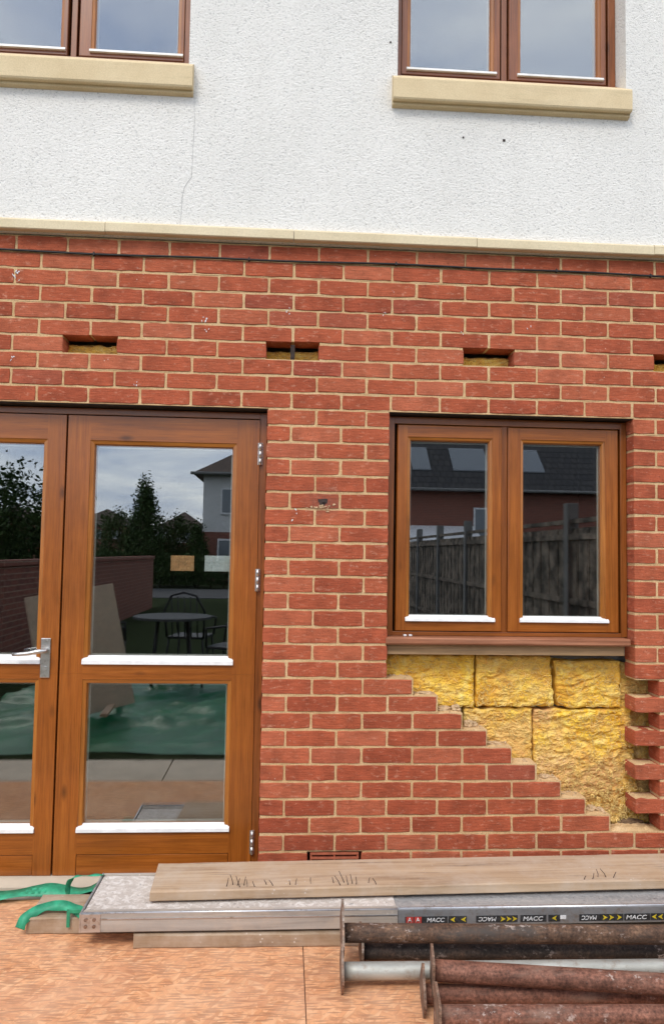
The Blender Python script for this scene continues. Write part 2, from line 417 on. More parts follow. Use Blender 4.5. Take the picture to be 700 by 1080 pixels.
M['roof_brown'] = mat_tiles('brown_roof_tile', (.10, .065, .05), (.075, .05, .04))
M['far_render'] = simple('far_white_render', (.62, .62, .60), .9, var=.06)
M['whitetrim'] = simple('white_trim', (.72, .72, .72), .5, var=.05)
M['fence'] = mat_timber('grey_fence_timber', (.055, .047, .038), (.085, .075, .06), (.03, .027, .021), 'y')
M['conc'] = simple('concrete_post', (.17, .17, .165), .9, var=.15)
M['skylight'] = simple('skylight_pane', (.15, .17, .19), .12, 0, .6, var=.02)
M['crack'] = simple('crack_shadow_gap', (.42, .41, .40), .95)
M['soot'] = simple('sooty_hole', (.05, .035, .03), .95, var=.4, scale=60)

# ------------------------------------------------------------------ wall coordinates (brick modules)
BX = lambda i: .225 * (i - 6.5)          # brick index -> metres along the wall
BZ = lambda j: .075 * (38 - j)           # bed joint -> height
DJ0, DJ1 = BX(-3) - .005, BX(5) + .005   # door jambs
WJ0, WJ1 = BX(7.5) - .005, BX(12.5) + .005
DJ0 = BX(-3) - .005 + .0                 # left reveal
HEAD = BZ(10)

house = tag(empty('house', (0, .2, 0)), 'house front of red brick below white roughcast with brown wooden windows and doors', 'house')

# ------------------------------------------------------------------ brick wall
def course_intervals(k):
    iv = [(-8.0, 20.0)]
    def cut(a, b):
        nonlocal iv
        out = []
        for (p, q) in iv:
            if b <= p or a >= q: out.append((p, q)); continue
            if a > p: out.append((p, a))
            if b < q: out.append((b, q))
        iv = out
    if k >= 10 and k <= 38: cut(-3.0, 5.0)
    if k == 6:
        for a in (-7, -3, 1, 5, 9, 13, 17): cut(a, a + 1)
    if 10 <= k <= 25: cut(7.5, 12.5)
    steps = {26: 8, 27: 8.5, 28: 9, 29: 9.5, 30: 10, 31: 10.5, 32: 11, 33: 11.5, 34: 12}
    if k in steps: cut(steps[k], 12.5 if (k % 2 == 1) else 13.0)
    if k == 36: cut(6, 7)
    return iv

wall = MB(); mort = MB()
def brick(x0, x1, z0, z1, depth=.1025, seg=.03):
    jx, jz = rng.uniform(-.0012, .0012), rng.uniform(-.0012, .0012)
    tilt = rng.gauss(0, .0025); yy = rng.uniform(-.0024, -.0004)
    cx, cz = (x0 + x1) / 2, (z0 + z1) / 2
    nx = max(2, int((x1 - x0) / seg)); nz = 3
    per = [(x0 + (x1 - x0) * i / nx, z0) for i in range(nx)] + [(x1, z0 + (z1 - z0) * i / nz) for i in range(nz)] + \
          [(x1 - (x1 - x0) * i / nx, z1) for i in range(nx)] + [(x0, z1 - (z1 - z0) * i / nz) for i in range(nz)]
    n = len(per); L = [[], [], []]
    for (x, z) in per:
        w = .0008
        px = x + rng.gauss(0, w * .8); pz = z + rng.gauss(0, w)
        if abs(x - x0) < 1e-6 or abs(x - x1) < 1e-6:
            if abs(z - z0) < 1e-6 or abs(z - z1) < 1e-6:
                px += (cx - px) * .0014 / (abs(cx - px) + 1e-6); pz += (cz - pz) * .0012 / (abs(cz - pz) + 1e-6)
        px, pz = cx + (px - cx) - tilt * (pz - cz) + jx, cz + (pz - cz) + tilt * (px - cx) + jz
        inset = .0013 + abs(rng.gauss(0, .0009))
        fx = px + (cx - px) * inset / max(abs(cx - px), .02); fz = pz + (cz - pz) * inset / max(abs(cz - pz), .02)
        L[0].append((fx, yy, fz)); L[1].append((px, yy + .0028, pz)); L[2].append((px, depth, pz))
    vs = L[0] + L[1] + L[2] + [(cx, yy, cz)]
    fs = [(i, (i + 1) % n, 3 * n) for i in range(n)]
    for a in range(2):
        for i in range(n): fs.append((a * n + i, a * n + (i + 1) % n, (a + 1) * n + (i + 1) % n, (a + 1) * n + i))
    fs.append([2 * n + i for i in range(n)][::-1])
    wall.add(vs, fs, 0, rng.random())
for k in range(0, 40):
    zt, zb = BZ(k), BZ(k + 1)
    off = 0.0 if k % 2 == 0 else .5
    for (a, b) in course_intervals(k):
        cuts = [a] + [i + off for i in range(-9, 21) if a + .05 < i + off < b - .05] + [b]
        for p, q in zip(cuts[:-1], cuts[1:]):
            brick(BX(p) + .0048, BX(q) - .0048, zb + .0050, zt - .0050)
        # mortar core of the course
        toothed = k in (27, 29, 31, 33) and a == 12.5
        am = 13.0 if toothed else a
        e0 = .009 if a > -8 else 0; e1 = .009 if b < 20 else 0
        if 26 <= k <= 34 and a < 7: e1 = rng.uniform(-.003, .003)
        nseg = max(1, int((b - am) * 3))
        zb_, zt_ = zb + (.009 if k == 5 else 0), zt + (.009 if k == 6 else 0)
        xs = [BX(am) + e0 + (BX(b) - e1 - BX(am) - e0) * i / nseg for i in range(nseg + 1)]
        vs = []; fs = []
        for i, x in enumerate(xs):
            y0 = .0022 + rng.uniform(-.0012, .0012); y1 = .0022 + rng.uniform(-.0012, .0012)
            vs += [(x, y0, zb_), (x, y1, zt_), (x, .1, zb_), (x, .1, zt_)]
        for i in range(nseg):
            p = 4 * i; q = p + 4
            fs += [(p, q, q + 1, p + 1), (p + 2, p + 3, q + 3, q + 2), (p + 1, q + 1, q + 3, p + 3), (p, p + 2, q + 2, q)]
        e = 4 * nseg
        fs += [(0, 1, 3, 2), (e, e + 2, e + 3, e + 1)]
        mort.add(vs, fs)
# thin torn mortar left on top of the projecting teeth and on the steps
def mortar_skin(x0, x1, y0, y1, z, h):
    nx, ny = 14, 8; vs = []; fs = []
    for i in range(nx + 1):
        for j in range(ny + 1):
            u, v = i / nx, j / ny
            x = x0 + (x1 - x0) * u; y = y0 + (y1 - y0) * v
            edge = min(u, 1 - u, v * .7, 1 - v) * 6
            hh = h * min(1, edge) * (.35 + 1.0 * mnoise.noise((x * 40, y * 40, z * 7)) ** 2 + .6 * max(0, mnoise.noise((x * 15, y * 15, z * 3))))
            vs.append((x + rng.gauss(0, .0012), y + rng.gauss(0, .001), z - .002 + hh))
    for i in range(nx):
        for j in range(ny):
            p = i * (ny + 1) + j; fs.append((p, p + 1, p + ny + 2, p + ny + 1))
    mort.add(vs, fs)
for k in (27, 29, 31, 33): mortar_skin(BX(12.5) + .007, BX(13) + .004, .006, .098, BZ(k) - .005, .009)
for k, e in ((26, 8), (27, 8.5), (28, 9), (29, 9.5), (30, 10), (31, 10.5), (32, 11), (33, 11.5), (34, 12)):
    mortar_skin(BX(e - .5) + .004, BX(e) - .008, .005, .098, BZ(k) + .0005, .009)
mortar_skin(BX(12) + .002, BX(13), .005, .1, BZ(35) + .0005, .02)
SP = wall
# dark sooty patched hole in the brick pier
ho = MB()
cx, cz = -.079, 1.683
pts = []
for i in range(18):
    a = 2 * math.pi * i / 18; r_ = .025 * (1 + .35 * math.sin(3 * a) * rng.random() + rng.uniform(-.12, .12))
    pts.append((cx + r_ * 1.2 * math.cos(a), cz + r_ * .9 * math.sin(a)))
ho.prism([(q[0] * .7 + cx * .3, q[1] * .7 + cz * .3) for q in pts], 'y', -.0035, .004)
ho.tube([(cx + .004, -.004, cz), (cx + .004, -.010, cz - .001)], .006, 8)
sm = SP; smi = 2
for i in range(26):
    a = rng.uniform(0, 2 * math.pi); rr = abs(rng.gauss(0, 1))
    x = cx + math.cos(a) * rr * .035 + .01; z = cz - .022 + math.sin(a) * rr * .010
    w = rng.uniform(.002, .007); h = rng.uniform(.0015, .004)
    p = [(x + w * math.cos(t) * (1 + rng.uniform(-.3, .3)), z + h * math.sin(t) * (1 + rng.uniform(-.3, .3))) for t in [q * math.pi / 4 for q in range(8)]]
    sm.prism(p, 'y', -.0042 - rng.uniform(0, .001), .003, 2)
# splashes of white render on the bricks
sp = SP
for (x, z, n, s) in ((-1.45, 2.665, 7, .010), (-.62, 2.50, 4, .009), (-.62, 2.44, 3, .006), (-.25, 2.55, 4, .007), (-1.47, 2.30, 3, .010), (.19, 2.55, 3, .006), (-.20, 1.62, 3, .011), (.55, 2.47, 2, .006), (.86, 2.51, 2, .006), (-.92, 2.20, 3, .006), (.22, 2.66, 2, .005)):
    for i in range(n):
        xx = x + rng.gauss(0, s * 1.1); zz = z + rng.gauss(0, s * 1.3); w = s * rng.uniform(.12, .38); h = s * rng.uniform(.25, .8); t0 = rng.uniform(-.6, .6)
        p = []
        for q in range(9):
            t = q * 2 * math.pi / 9; a, b = w * math.cos(t) * rng.uniform(.7, 1.2), h * math.sin(t) * rng.uniform(.7, 1.2)
            p.append((xx + a * math.cos(t0) - b * math.sin(t0), zz + a * math.sin(t0) + b * math.cos(t0)))
        sp.prism(p, 'y', -.0035 - .0003 * i - rng.uniform(0, .0004), .004, 1)
bw = wall.build('brick_wall', [M['brick'], M['whitep'], M['rubble']], house)
mort.build('mortar', M['mortar'], bw)
ho.build('patched_hole', M['soot'], bw)

# air brick in the lowest course
ab = MB()
x0, x1, z0, z1 = BX(6) + .006, BX(7) - .006, BZ(37) + .006, BZ(36) - .006
ab.box(x0, x1, .03, .09, z0, z1)
for z in (z0, z0 + .018, z0 + .036, z1 - .008): ab.box(x0, x1, .0, .03, z, z + .008)
for x in (x0, (x0 + x1) / 2 - .004, x1 - .008): ab.box(x, x + .008, .002, .03, z0 + .0081, z1 - .0081)
tag(ab.build('air_brick', M['terracotta'], house), 'slatted terracotta air brick low in the wall')

# ------------------------------------------------------------------ upper wall, band, inner walls
RF = -.015
UZ0, UZ1 = 3.64, 4.85        # upper window openings
LU = (-1.80, -.722); RU = (.235, 1.322)
rw = MB()
HT = 5.35
xs = [-3.26, LU[0], LU[1], RU[0], RU[1], 3.04]
for i in range(5):
    if i in (1, 3):
        rw.box(xs[i], xs[i + 1], RF, .1, 2.855, UZ0); rw.box(xs[i], xs[i + 1], RF, .1, UZ1, HT)
    else: rw.box(xs[i], xs[i + 1], RF, .1, 2.855, HT)
rwo = rw.build('rendered_wall', M['render'], house)
ck = MB()
path = [(-.694, 3.52), (-.690, 3.40), (-.693, 3.28), (-.695, 3.19), (-.697, 3.14), (-.712, 3.12), (-.728, 3.09), (-.735, 3.05), (-.737, 2.99), (-.742, 2.91)]
for (a, b) in zip(path[:-1], path[1:]):
    w = rng.uniform(.0005, .0010)
    ck.prism([(a[0] - w, a[1]), (a[0] + w, a[1]), (b[0] + w, b[1]), (b[0] - w, b[1])], 'y', RF - .0012, RF + .003)
ck.build('crack', M['crack'], rwo)
for (x, z, r_) in ((.737, 3.388, .006), (.545, 3.392, .004), (.20, 3.83, .004)):
    nb = MB(); nb.box(x - r_, x + r_, RF - .004, RF + .002, z - r_, z + r_ * .8, c=.0015)
    nb.build('dark_fixing', M['soot'], rwo)
bd = MB()
bxs = [-3.26, -2.732, -1.898, -1.064, -.230, .604, 1.438, 2.272, 3.04]
for a, b in zip(bxs[:-1], bxs[1:]):
    dz = rng.uniform(-.0012, .0012)
    bd.prism([(.003, 2.858), (-.046, 2.858 + dz), (-.050, 2.862 + dz), (-.050, 2.898 + dz), (-.045, 2.906 + dz), (RF + .004, 2.918 + dz), (.003, 2.918)], 'x', a + .0012, b - .0012)
bd.build('string_course', M['band'], house)
# blockwork inner leaf with the same openings
il = MB()
bx = [-3.2, DJ0, DJ1, WJ0, WJ1, 3.0]
Y0, Y1 = .2, .3
il.box(bx[0], bx[1], Y0, Y1, -.3, 2.75)
il.box(bx[1], bx[2], Y0, Y1, HEAD, 2.75)
il.box(bx[1], bx[2], Y0, Y1, -.3, .02)
il.box(bx[2], bx[3], Y0, Y1, -.3, 2.75)
il.box(bx[3], bx[4], Y0, Y1, HEAD, 2.75); il.box(bx[3], bx[4], Y0, Y1, -.3, 1.02)
il.box(bx[4], bx[5], Y0, Y1, -.3, 2.75)
il.box(-3.2, 3.0, Y0, Y1, 2.75, 2.95)
for i in range(5):
    if i in (1, 3):
        il.box(xs[i], xs[i + 1], Y0, Y1, 2.95, UZ0); il.box(xs[i], xs[i + 1], Y0, Y1, UZ1, HT)
    else: il.box(max(xs[i], -3.2), min(xs[i + 1], 3.0), Y0, Y1, 2.95, HT)
il.build('inner_block_wall', M['block'], house)
# cavity closers round the openings
for (a, b, z0, z1) in ((DJ0, DJ1, .0, HEAD), (WJ0, WJ1, 1.0, HEAD)):
    cc = MB(); cc.box(a - .02, a, .14, .2, z0, z1 + .02); cc.box(b, b + .02, .14, .2, z0, z1 + .02); cc.box(a, b, .14, .2, z1, z1 + .02); cc.build('cavity_closer', M['block'], house)
for (a, b) in (LU, RU):
    cc = MB(); cc.box(a - .02, a, .1, .2, UZ0, UZ1); cc.box(b, b + .02, .1, .2, UZ0, UZ1)
    cc.box(a, b, .1, .2, UZ0 - .02, UZ0); cc.box(a, b, .1, .2, UZ1, UZ1 + .02)
    cc.build('cavity_closer', M['block'], house)
for (a, b) in ((DJ0, DJ1), (WJ0, WJ1)):
    lt = MB()
    lt.box(a - .1, b + .1, .104, .135, HEAD + .004, HEAD + .15)
    lt.box(a + .002, b - .002, .010, .14, HEAD - .0045, HEAD + .003)
    lt.build('lintel', M['lintel'], house)
# the rest of the house shell
sh = MB()
sh.box(-3.26, -3.2, .1, 6.0, -.3, HT); sh.build('side_wall', M['far_render'], house); sh = MB(); sh.box(3.0, 3.04, .1, 6.0, -.3, HT)
sh.build('side_wall', M['far_render'], house)
sh = MB(); sh.box(-3.26, 3.04, 6.0, 6.1, -.3, HT); sh.build('rear_wall', M['far_render'], house)
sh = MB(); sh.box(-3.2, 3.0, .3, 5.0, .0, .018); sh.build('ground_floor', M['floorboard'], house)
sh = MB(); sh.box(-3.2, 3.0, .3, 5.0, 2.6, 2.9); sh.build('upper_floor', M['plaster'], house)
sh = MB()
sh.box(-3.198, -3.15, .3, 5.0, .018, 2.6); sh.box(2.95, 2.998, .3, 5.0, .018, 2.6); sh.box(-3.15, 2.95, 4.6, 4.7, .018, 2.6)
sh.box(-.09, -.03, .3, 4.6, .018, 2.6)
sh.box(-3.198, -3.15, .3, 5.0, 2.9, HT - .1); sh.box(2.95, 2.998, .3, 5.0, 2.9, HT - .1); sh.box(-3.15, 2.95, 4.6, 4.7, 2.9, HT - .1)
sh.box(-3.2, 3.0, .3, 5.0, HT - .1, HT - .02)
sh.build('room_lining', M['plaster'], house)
rf = MB()
rf.prism([(-.35, HT), (3.05, HT + 2.1), (6.45, HT), (6.3, HT - .05), (3.05, HT + 1.95), (-.2, HT - .05)], 'x', -3.4, 3.2)
rf.build('roof', M['roof_tile'], house)

# ------------------------------------------------------------------ joinery
def ring(mb, x0, x1, z0, z1, wl, wr, wb, wt, yf, yb, c=.018, mz=0, mx=1, bz=2, bxm=3, edge=.003):
    """mitred sash ring with moulded inner edge; material slots: upright, cross, bead upright, bead cross"""
    W = (wl, wr, wb, wt)
    prof = [(0, yb, 0), (0, yf + edge, 0), (edge, yf, 0), (1.0, yf, c), (1.0, yf + .004, c - .002), (1.0, yf + c * .35, .005), (1.0, yf + c, .0), (1.0, yb, 0)]
    loops = []
    for (t, y, back) in prof:
        if t == 1.0: d = [w - back for w in W]
        else: d = [t] * 4
        loops.append([(x0 + d[0], y, z0 + d[2]), (x1 - d[1], y, z0 + d[2]), (x1 - d[1], y, z1 - d[3]), (x0 + d[0], y, z1 - d[3])])
    for i in range(len(prof) - 1):
        for s in range(4):
            a, b = loops[i][s], loops[i][(s + 1) % 4]; d_, c_ = loops[i + 1][s], loops[i + 1][(s + 1) % 4]
            if i == 2:      # flat front: uprights run through, cross rails butt between them
                A, B = loops[2], loops[3]
                if s == 1: a, b, c_, d_ = (B[1][0], yf, A[1][2]), A[1], A[2], (B[1][0], yf, A[2][2])
                elif s == 3: a, b, c_, d_ = A[0], (B[0][0], yf, A[0][2]), (B[0][0], yf, A[3][2]), A[3]
                elif s == 0: a, b, c_, d_ = (B[0][0], yf, A[0][2]), (B[1][0], yf, A[0][2]), B[1], B[0]
                else: a, b, c_, d_ = B[3], B[2], (B[2][0], yf, A[2][2]), (B[3][0], yf, A[3][2])
            cross = s in (0, 2); bead = i >= 3
            mi = (bxm if cross else bz) if bead else (mx if cross else mz)
            mb.add([a, b, c_, d_], [(0, 1, 2, 3)], mi)
    for s in range(4):
        a, b = loops[0][s], loops[0][(s + 1) % 4]; c_, d_ = loops[-1][(s + 1) % 4], loops[-1][s]
        mb.add([a, d_, c_, b], [(0, 1, 2, 3)], mz)
def pane(parent, x0, x1, z0, z1, y):
    m = MB(); m.box(x0, x1, y, y + .018, z0, z1); p = m.build('pane', M['glass'], parent)
    m = MB(); a, b = .004, .0115; yy = (y + .019, y + .027)
    m.box(x0 + a, x0 + b, *yy, z0 + a, z1 - a); m.box(x1 - b, x1 - a, *yy, z0 + a, z1 - a)
    m.box(x0 + b, x1 - b, *yy, z0 + a, z0 + b); m.box(x0 + b, x1 - b, *yy, z1 - b, z1 - a)
    m.build('spacer_bar', M['spacer'], parent)
    return p
def drip(parent, x0, x1, z0, z1, yf):
    m = MB(); m.prism([(yf + .02, z1), (yf - .008, z0 + (z1 - z0) * .45), (yf - .010, z0 + .002), (yf - .006, z0), (yf + .02, z0)], 'x', x0, x1)
    return m.build('drip_bead', M['white'], parent)
WOOD = [M['wood_z'], M['wood_x'], M['bead_z'], M['bead_x']]
FRM = [M['frame_z'], M['frame_x']]
UP = [M['up_z'], M['up_x'], M['bead_z'], M['bead_x']]

# --- double doors
DY = .07
fr = MB()
fr.box(DJ0 + .002, DJ0 + .036, DY + .004, .14, .005, HEAD - .008, 0, .002)
fr.box(DJ1 - .033, DJ1 - .002, DY + .004, .14, .005, HEAD - .008, 0, .002)
fr.box(DJ0 + .036, DJ1 - .033, DY + .004, .14, 2.062, HEAD - .008, 1, .002)
fr.box(DJ0 + .036, DJ1 - .033, .115, .139, .03, 2.062, 0)        # rebate seen in the gaps: dark
fr.f = fr.f[:-6]; fr.m = fr.m[:-6]; fr.smooth = fr.smooth[:-6]; fr.v = fr.v[:-8]; fr.r = fr.r[:-8]
door = tag(fr.build('double_door', FRM, house), 'pair of glazed brown wooden doors')
th = MB(); th.prism([(-.012, .004), (-.012, .016), (.05, .028), (.14, .028), (.14, .004)], 'x', DJ0 + .01, DJ1 - .01)
th.build('threshold', M['paving'], door)
def leaf(x0, x1, hand):
    m = MB()
    ZT, ZM, ZB = 2.057, .902, .119
    sl = .098 if hand == 'r' else .120; sr = .120 if hand == 'r' else .098
    if hand == 'r': wl, wr = .122, .124
    else: wl, wr = .124, .102
    yb = DY + .045
    ring(m, x0, x1, ZM, ZT, wl, wr, .075, .132, DY, yb, .022, edge=0)
    ring(m, x0, x1, ZB, ZM - .0005, wl, wr, .125, .045, DY, yb, .022, edge=0)
    a, b = x0 + wl - .024, x1 - wr + .024
    m.box(x0, a, DY, yb, .03, ZB, 0); m.box(b, x1, DY, yb, .03, ZB, 0)
    m.box(a + .0015, b - .0015, DY + .0015, yb, .03, ZB - .003, 1, .002)
    lf = m.build('door_leaf', WOOD, door)
    g0, g1 = x0 + wl, x1 - wr
    return lf, g0, g1
lfR, a, b = leaf(-1.226, -.367, 'r')
for (z0, z1) in ((.974, 1.928), (.240, .860)): pane(door, a - .006, b + .006, z0, z1, DY + .0235)
drip(door, a - .026, b + .026, .944, .982, DY - .002); drip(door, a - .026, b + .026, .214, .248, DY - .002)
lfL, a, b = leaf(-2.108, -1.235, 'l')
for (z0, z1) in ((.974, 1.928), (.240, .860)): pane(door, a - .006, b + .006, z0, z1, DY + .0235)
drip(door, a - .026, b + .026, .944, .982, DY - .002); drip(door, a - .026, b + .026, .214, .248, DY - .002)
# backing strip behind the meeting gap
st = MB(); st.box(-1.262, -1.198, DY + .0465, DY + .066, .03, 2.057); st.build('astragal', M['frame_z'], door)
for x, lab in ((-.3625, 0), (-2.1115, 0)):
    for z in (1.90, 1.325, .165):
        h = MB()
        for q in range(3): h.tube([(x, DY - .006, z - .05 + .034 * q), (x, DY - .006, z - .05 + .034 * q + .032)], .0075, 10)
        h.box(x - .011, x + .009, DY - .0022, DY + .004, z - .048, z + .052)
        h.build('hinge', M['steel'], door)
hd = MB()
hx = -1.288
hd.box(hx - .021, hx + .021, DY - .009, DY, .885, 1.058, c=.003)
hd.tube([(hx + .004, DY - .009, 1.005), (hx + .004, DY - .048, 1.006)], .0095, 12)
hd.tube([(hx + .010, DY - .048, 1.008), (hx - .02, DY - .052, 1.005), (hx - .06, DY - .050, .996), (hx - .10, DY - .050, .992), (hx - .128, DY - .047, .991)], [.010, .0095, .0085, .0085, .007], 12)
hd.prism([(hx + .010 * math.cos(t), .926 + .010 * math.sin(t)) for t in [q * math.pi / 8 for q in range(16)]], 'y', DY - .014, DY - .0085)
for z in (.90, 1.045): hd.prism([(hx + .004 * math.cos(t), z + .004 * math.sin(t)) for t in [q * math.pi / 4 for q in range(8)]], 'y', DY - .011, DY - .0085)
tag(hd.build('handle', M['steel'], door), 'satin steel lever handle on a long plate')

# --- windows
def window(name, x0, x1, z0, z1, yf, split, frame_m, sash_m, jamb, label, glass_z, sash_z0):
    """two-light window; split = (left sash x0,x1, right sash x0,x1)"""
    f = MB()
    f.box(x0, x0 + jamb[0], yf, yf + .075, z0, z1, 0, .002); f.box(x1 - jamb[1], x1, yf, yf + .075, z0, z1, 0, .002)
    f.box(x0 + jamb[0], x1 - jamb[1], yf, yf + .075, z1 - jamb[2], z1, 1, .002)
    f.box(x0 + jamb[0], x1 - jamb[1], yf, yf + .075, z0, z0 + jamb[3], 1, .002)
    mid = (split[1] + split[2]) / 2
    f.box(mid - .013, mid + .013, yf + .006, yf + .075, z0 + jamb[3], z1 - jamb[2], 0, .002)
    w = tag(f.build('window', frame_m, house), label)
    for (a, b, ga, gb) in ((split[0], split[1], glass_z[0], glass_z[1]), (split[2], split[3], glass_z[2], glass_z[3])):
        m = MB(); zt = z1 - jamb[2] - .004
        ring(m, a, b, sash_z0, zt, ga - a, b - gb, glass_z[4] - sash_z0, zt - glass_z[5], yf - .004, yf + .05, .018)
        m.build('sash', sash_m, w)
        pane(w, ga - .006, gb + .006, glass_z[4] - .004, glass_z[5] + .004, yf + .0155)
        drip(w, ga - .022, gb + .030, glass_z[4] - .022, glass_z[4] + .006, yf - .006)
    return w
WY = .066
w1 = window('window', WJ0 + .003, WJ1 - .003, 1.085, HEAD - .008, WY, (.266, .756, .786, 1.310), FRM, WOOD, (.030, .030, .034, .018),
            'ground floor brown wooden window of two lights above the broken brickwork', (.331, .694, .862, 1.230, 1.172, 1.981), 1.106)
s1 = MB(); s1.prism([(-.004, 1.052), (-.008, 1.058), (-.006, 1.078), (.0, 1.083), (.10, 1.0845), (.14, 1.0845), (.14, 1.052)], 'x', WJ0 - .006, WJ1 - .022)
s1.build('window_board', M['sillwood'], w1)
s2 = MB(); s2.box(WJ0 + .004, WJ1 - .034, .030, .14, 1.004, 1.0515, c=.002); s2.build('sub_sill', M['tan'], w1)
spk = MB()
for x in (.30, .325): spk.box(x, x + .014, WY - .03, WY - .012, 1.0843, 1.092, c=.003)
spk.build('plaster_crumb', M['whitep'], w1)
UY = .092
for (a, b, lab, mid) in ((RU[0], RU[1], 'upper right brown wooden window over a cream stone sill', (.268, .748, .790, 1.272)),
                         (LU[0], LU[1], 'upper left brown wooden window over a cream stone sill', (-1.777, -1.300, -1.246, -.762))):
    fx0, fx1 = a + .002, b - .002
    sp_ = (mid[0], mid[1], mid[2], mid[3])
    if a > 0: gz = (.314, .699, .853, 1.227, 3.790, 4.76)
    else: gz = (-1.718, -1.336, -1.174, -.795, 3.790, 4.76)
    w = window('window', fx0, fx1, 3.735, UZ1, UY, sp_, UP, UP, (.030, .036, .034, .012), lab, gz, 3.750)
    s = MB(); sx0, sx1 = a - .025, b + .006 + (.018 if a < 0 else .002)
    s.prism([(.16, 3.724), (.06, 3.724), (-.058, 3.640), (-.064, 3.630), (-.064, 3.540), (-.060, 3.533), (-.038, 3.533), (-.036, 3.520), (-.006, 3.512), (RF + .002, 3.512), (RF + .002, 3.640), (.16, 3.640)], 'x', sx0, sx1)
    s.build('stone_sill', M['stone'], w)
    ap = MB(); ap.box(fx0, fx1, UY - .02, UY + .08, 3.7245, 3.7345); ap.build('bottom_bead', M['up_x'], w)

# ------------------------------------------------------------------ cable on the wall
cb = MB()
pp = []
for i in range(121):
    x = -3.2 + 6.2 * i / 120
    pp.append((x, -.007, 2.777 + .0035 * math.sin(x * 2.1 + .5) + .002 * math.sin(x * 7) - .012 * max(0, -x - .9) * 0))
cb.tube(pp, .0052, 8)
cable = cb.build('wall_cable', M['cable'])
tag(cable, 'thin black cable clipped along the top courses of the red brick wall', 'cable')
for x in (-1.88, -1.12, -.43, .24, .99, 1.44):
    c = MB(); zc = 2.777 + .0035 * math.sin(x * 2.1 + .5) + .002 * math.sin(x * 7)
    c.box(x - .004, x + .004, -.0135, .006, zc - .0065, zc + .0065, c=.0015); c.box(x - .0025, x + .0025, -.006, .006, zc + .0065, zc + .012)
    c.build('cable_clip', M['cable'], cable)

# ------------------------------------------------------------------ insulation
def batt(x0, x1, z0, z1, y, label, seed, pink=.3, amp=.018, back=.195, name='insulation_batt', skew=(0, 0, 0, 0)):
    m = MB(); sx = max(4, int((x1 - x0) / .0042)); sz = max(4, int((z1 - z0) / .0042)); vs = []; fs = []
    for i in range(sx + 1):
        for j in range(sz + 1):
            u, v = i / sx, j / sz
            xa = x0 + skew[0] * (1 - v) + skew[1] * v; xb = x1 + skew[2] * (1 - v) + skew[3] * v
            x = xa + (xb - xa) * u; z = z0 + (z1 - z0) * v
            e = min(u * (x1 - x0), (1 - u) * (x1 - x0), v * (z1 - z0), (1 - v) * (z1 - z0))
            rnd = .012 * max(0, 1 - e / .012) ** 2
            p = Vector((x * 5 + seed, z * 9, seed * 1.7))
            d = mnoise.fractal(p, .9, 2.1, 5) * amp * .38 + mnoise.fractal(Vector((x * 16 + seed, z * 46, 3)), .7, 2.2, 5) * amp * .38
            d -= amp * .9 * max(0, .16 - abs(mnoise.noise((x * 4 + seed, z * 17 + mnoise.noise((x * 7, z * 3, seed)), 2.2)))) / .16 * max(0, mnoise.noise((x * 6, z * 6, seed + 9)) + .25)
            rid = abs(mnoise.noise((x * 9 + seed, z * 14 + mnoise.noise((x * 5, z * 5, seed)) * 2, seed))) 
            d += (.35 - rid) * amp * .35
            wob = .007
            d += rng.gauss(0, .0007) + abs(mnoise.noise((x * 60, z * 130, seed))) * .003
            vs.append((x + mnoise.noise((z * 30, seed, x * 3)) * wob, y - d + rnd, z + mnoise.noise((x * 24, seed + 5, z * 3)) * wob * 1.3))
    n = (sx + 1) * (sz + 1)
    for i in range(sx):
        for j in range(sz):
            p = i * (sz + 1) + j; fs.append((p, p + sz + 1, p + sz + 2, p + 1))
    border = [i * (sz + 1) for i in range(sx + 1)] + [sx * (sz + 1) + j for j in range(1, sz + 1)] + [i * (sz + 1) + sz for i in range(sx - 1, -1, -1)] + [j for j in range(sz - 1, 0, -1)]
    bb = []
    for k in border: bb.append(len(vs)); vs.append((vs[k][0], back, vs[k][2]))
    for k in range(len(border)):
        q = (k + 1) % len(border); fs.append((border[k], bb[k], bb[q], border[q]))
    fs.append(bb[::-1])
    m.add(vs, fs, 0, pink)
    o = m.build(name, M['insul'], loc=((x0 + x1) / 2, back, z0))
    if (x1 - x0) * (z1 - z0) > .02:
        fb = MB(); r3 = random.Random(int(seed * 10))
        for q in range(int((x1 - x0) * (z1 - z0) * (2600 + 3000 * pink))):
            k = r3.randrange((sx + 1) * (sz + 1)); b0 = Vector(vs[k]); a = r3.gauss(0, .7) + (math.pi if r3.random() < .5 else 0); ln = r3.uniform(.015, .05); kx = r3.uniform(-3, 3) * (1 + pink); P_ = []
            X_, Y_, Z_ = b0
            for i in range(7):
                if i: a += kx * .2; X_ += math.cos(a) * ln / 6; Z_ += math.sin(a) * ln / 6
                P_.append((min(max(X_, x0 + .004), x1 - .004), Y_ - .006 * math.sin(math.pi * i / 6) * r3.uniform(.2, 1.2) , min(max(Z_, z0 + .004), z1 - .004)))
            w = r3.uniform(.0005, .0016); fb.tube(P_, [w * .4] + [w] * 5 + [w * .3], 4, cap=False)
        tag(fb.build('loose_fibre', M['fibre'], o), kind='stuff')
    tag(o, label, 'insulation', 'yellow insulation in the wall cavity'); return o
batt(BX(7.5) - .06, .645, .752, .992, .112, 'smooth yellow insulation batt at the top beside the left window jamb', 1.3, .15)
batt(.655, 1.012, .755, .990, .112, 'middle yellow insulation batt of the top row under the window', 5.1, .35, skew=(.0, .0, .012, -.008))
batt(1.030, 1.345, .752, .968, .116, 'right yellow insulation batt of the top row with a dark gap above it', 9.7, .2, skew=(.012, -.004, .0, .0))
batt(.60, .922, .40, .745, .122, 'orange yellow insulation batt behind the broken stepped bricks', 13.9, .7)
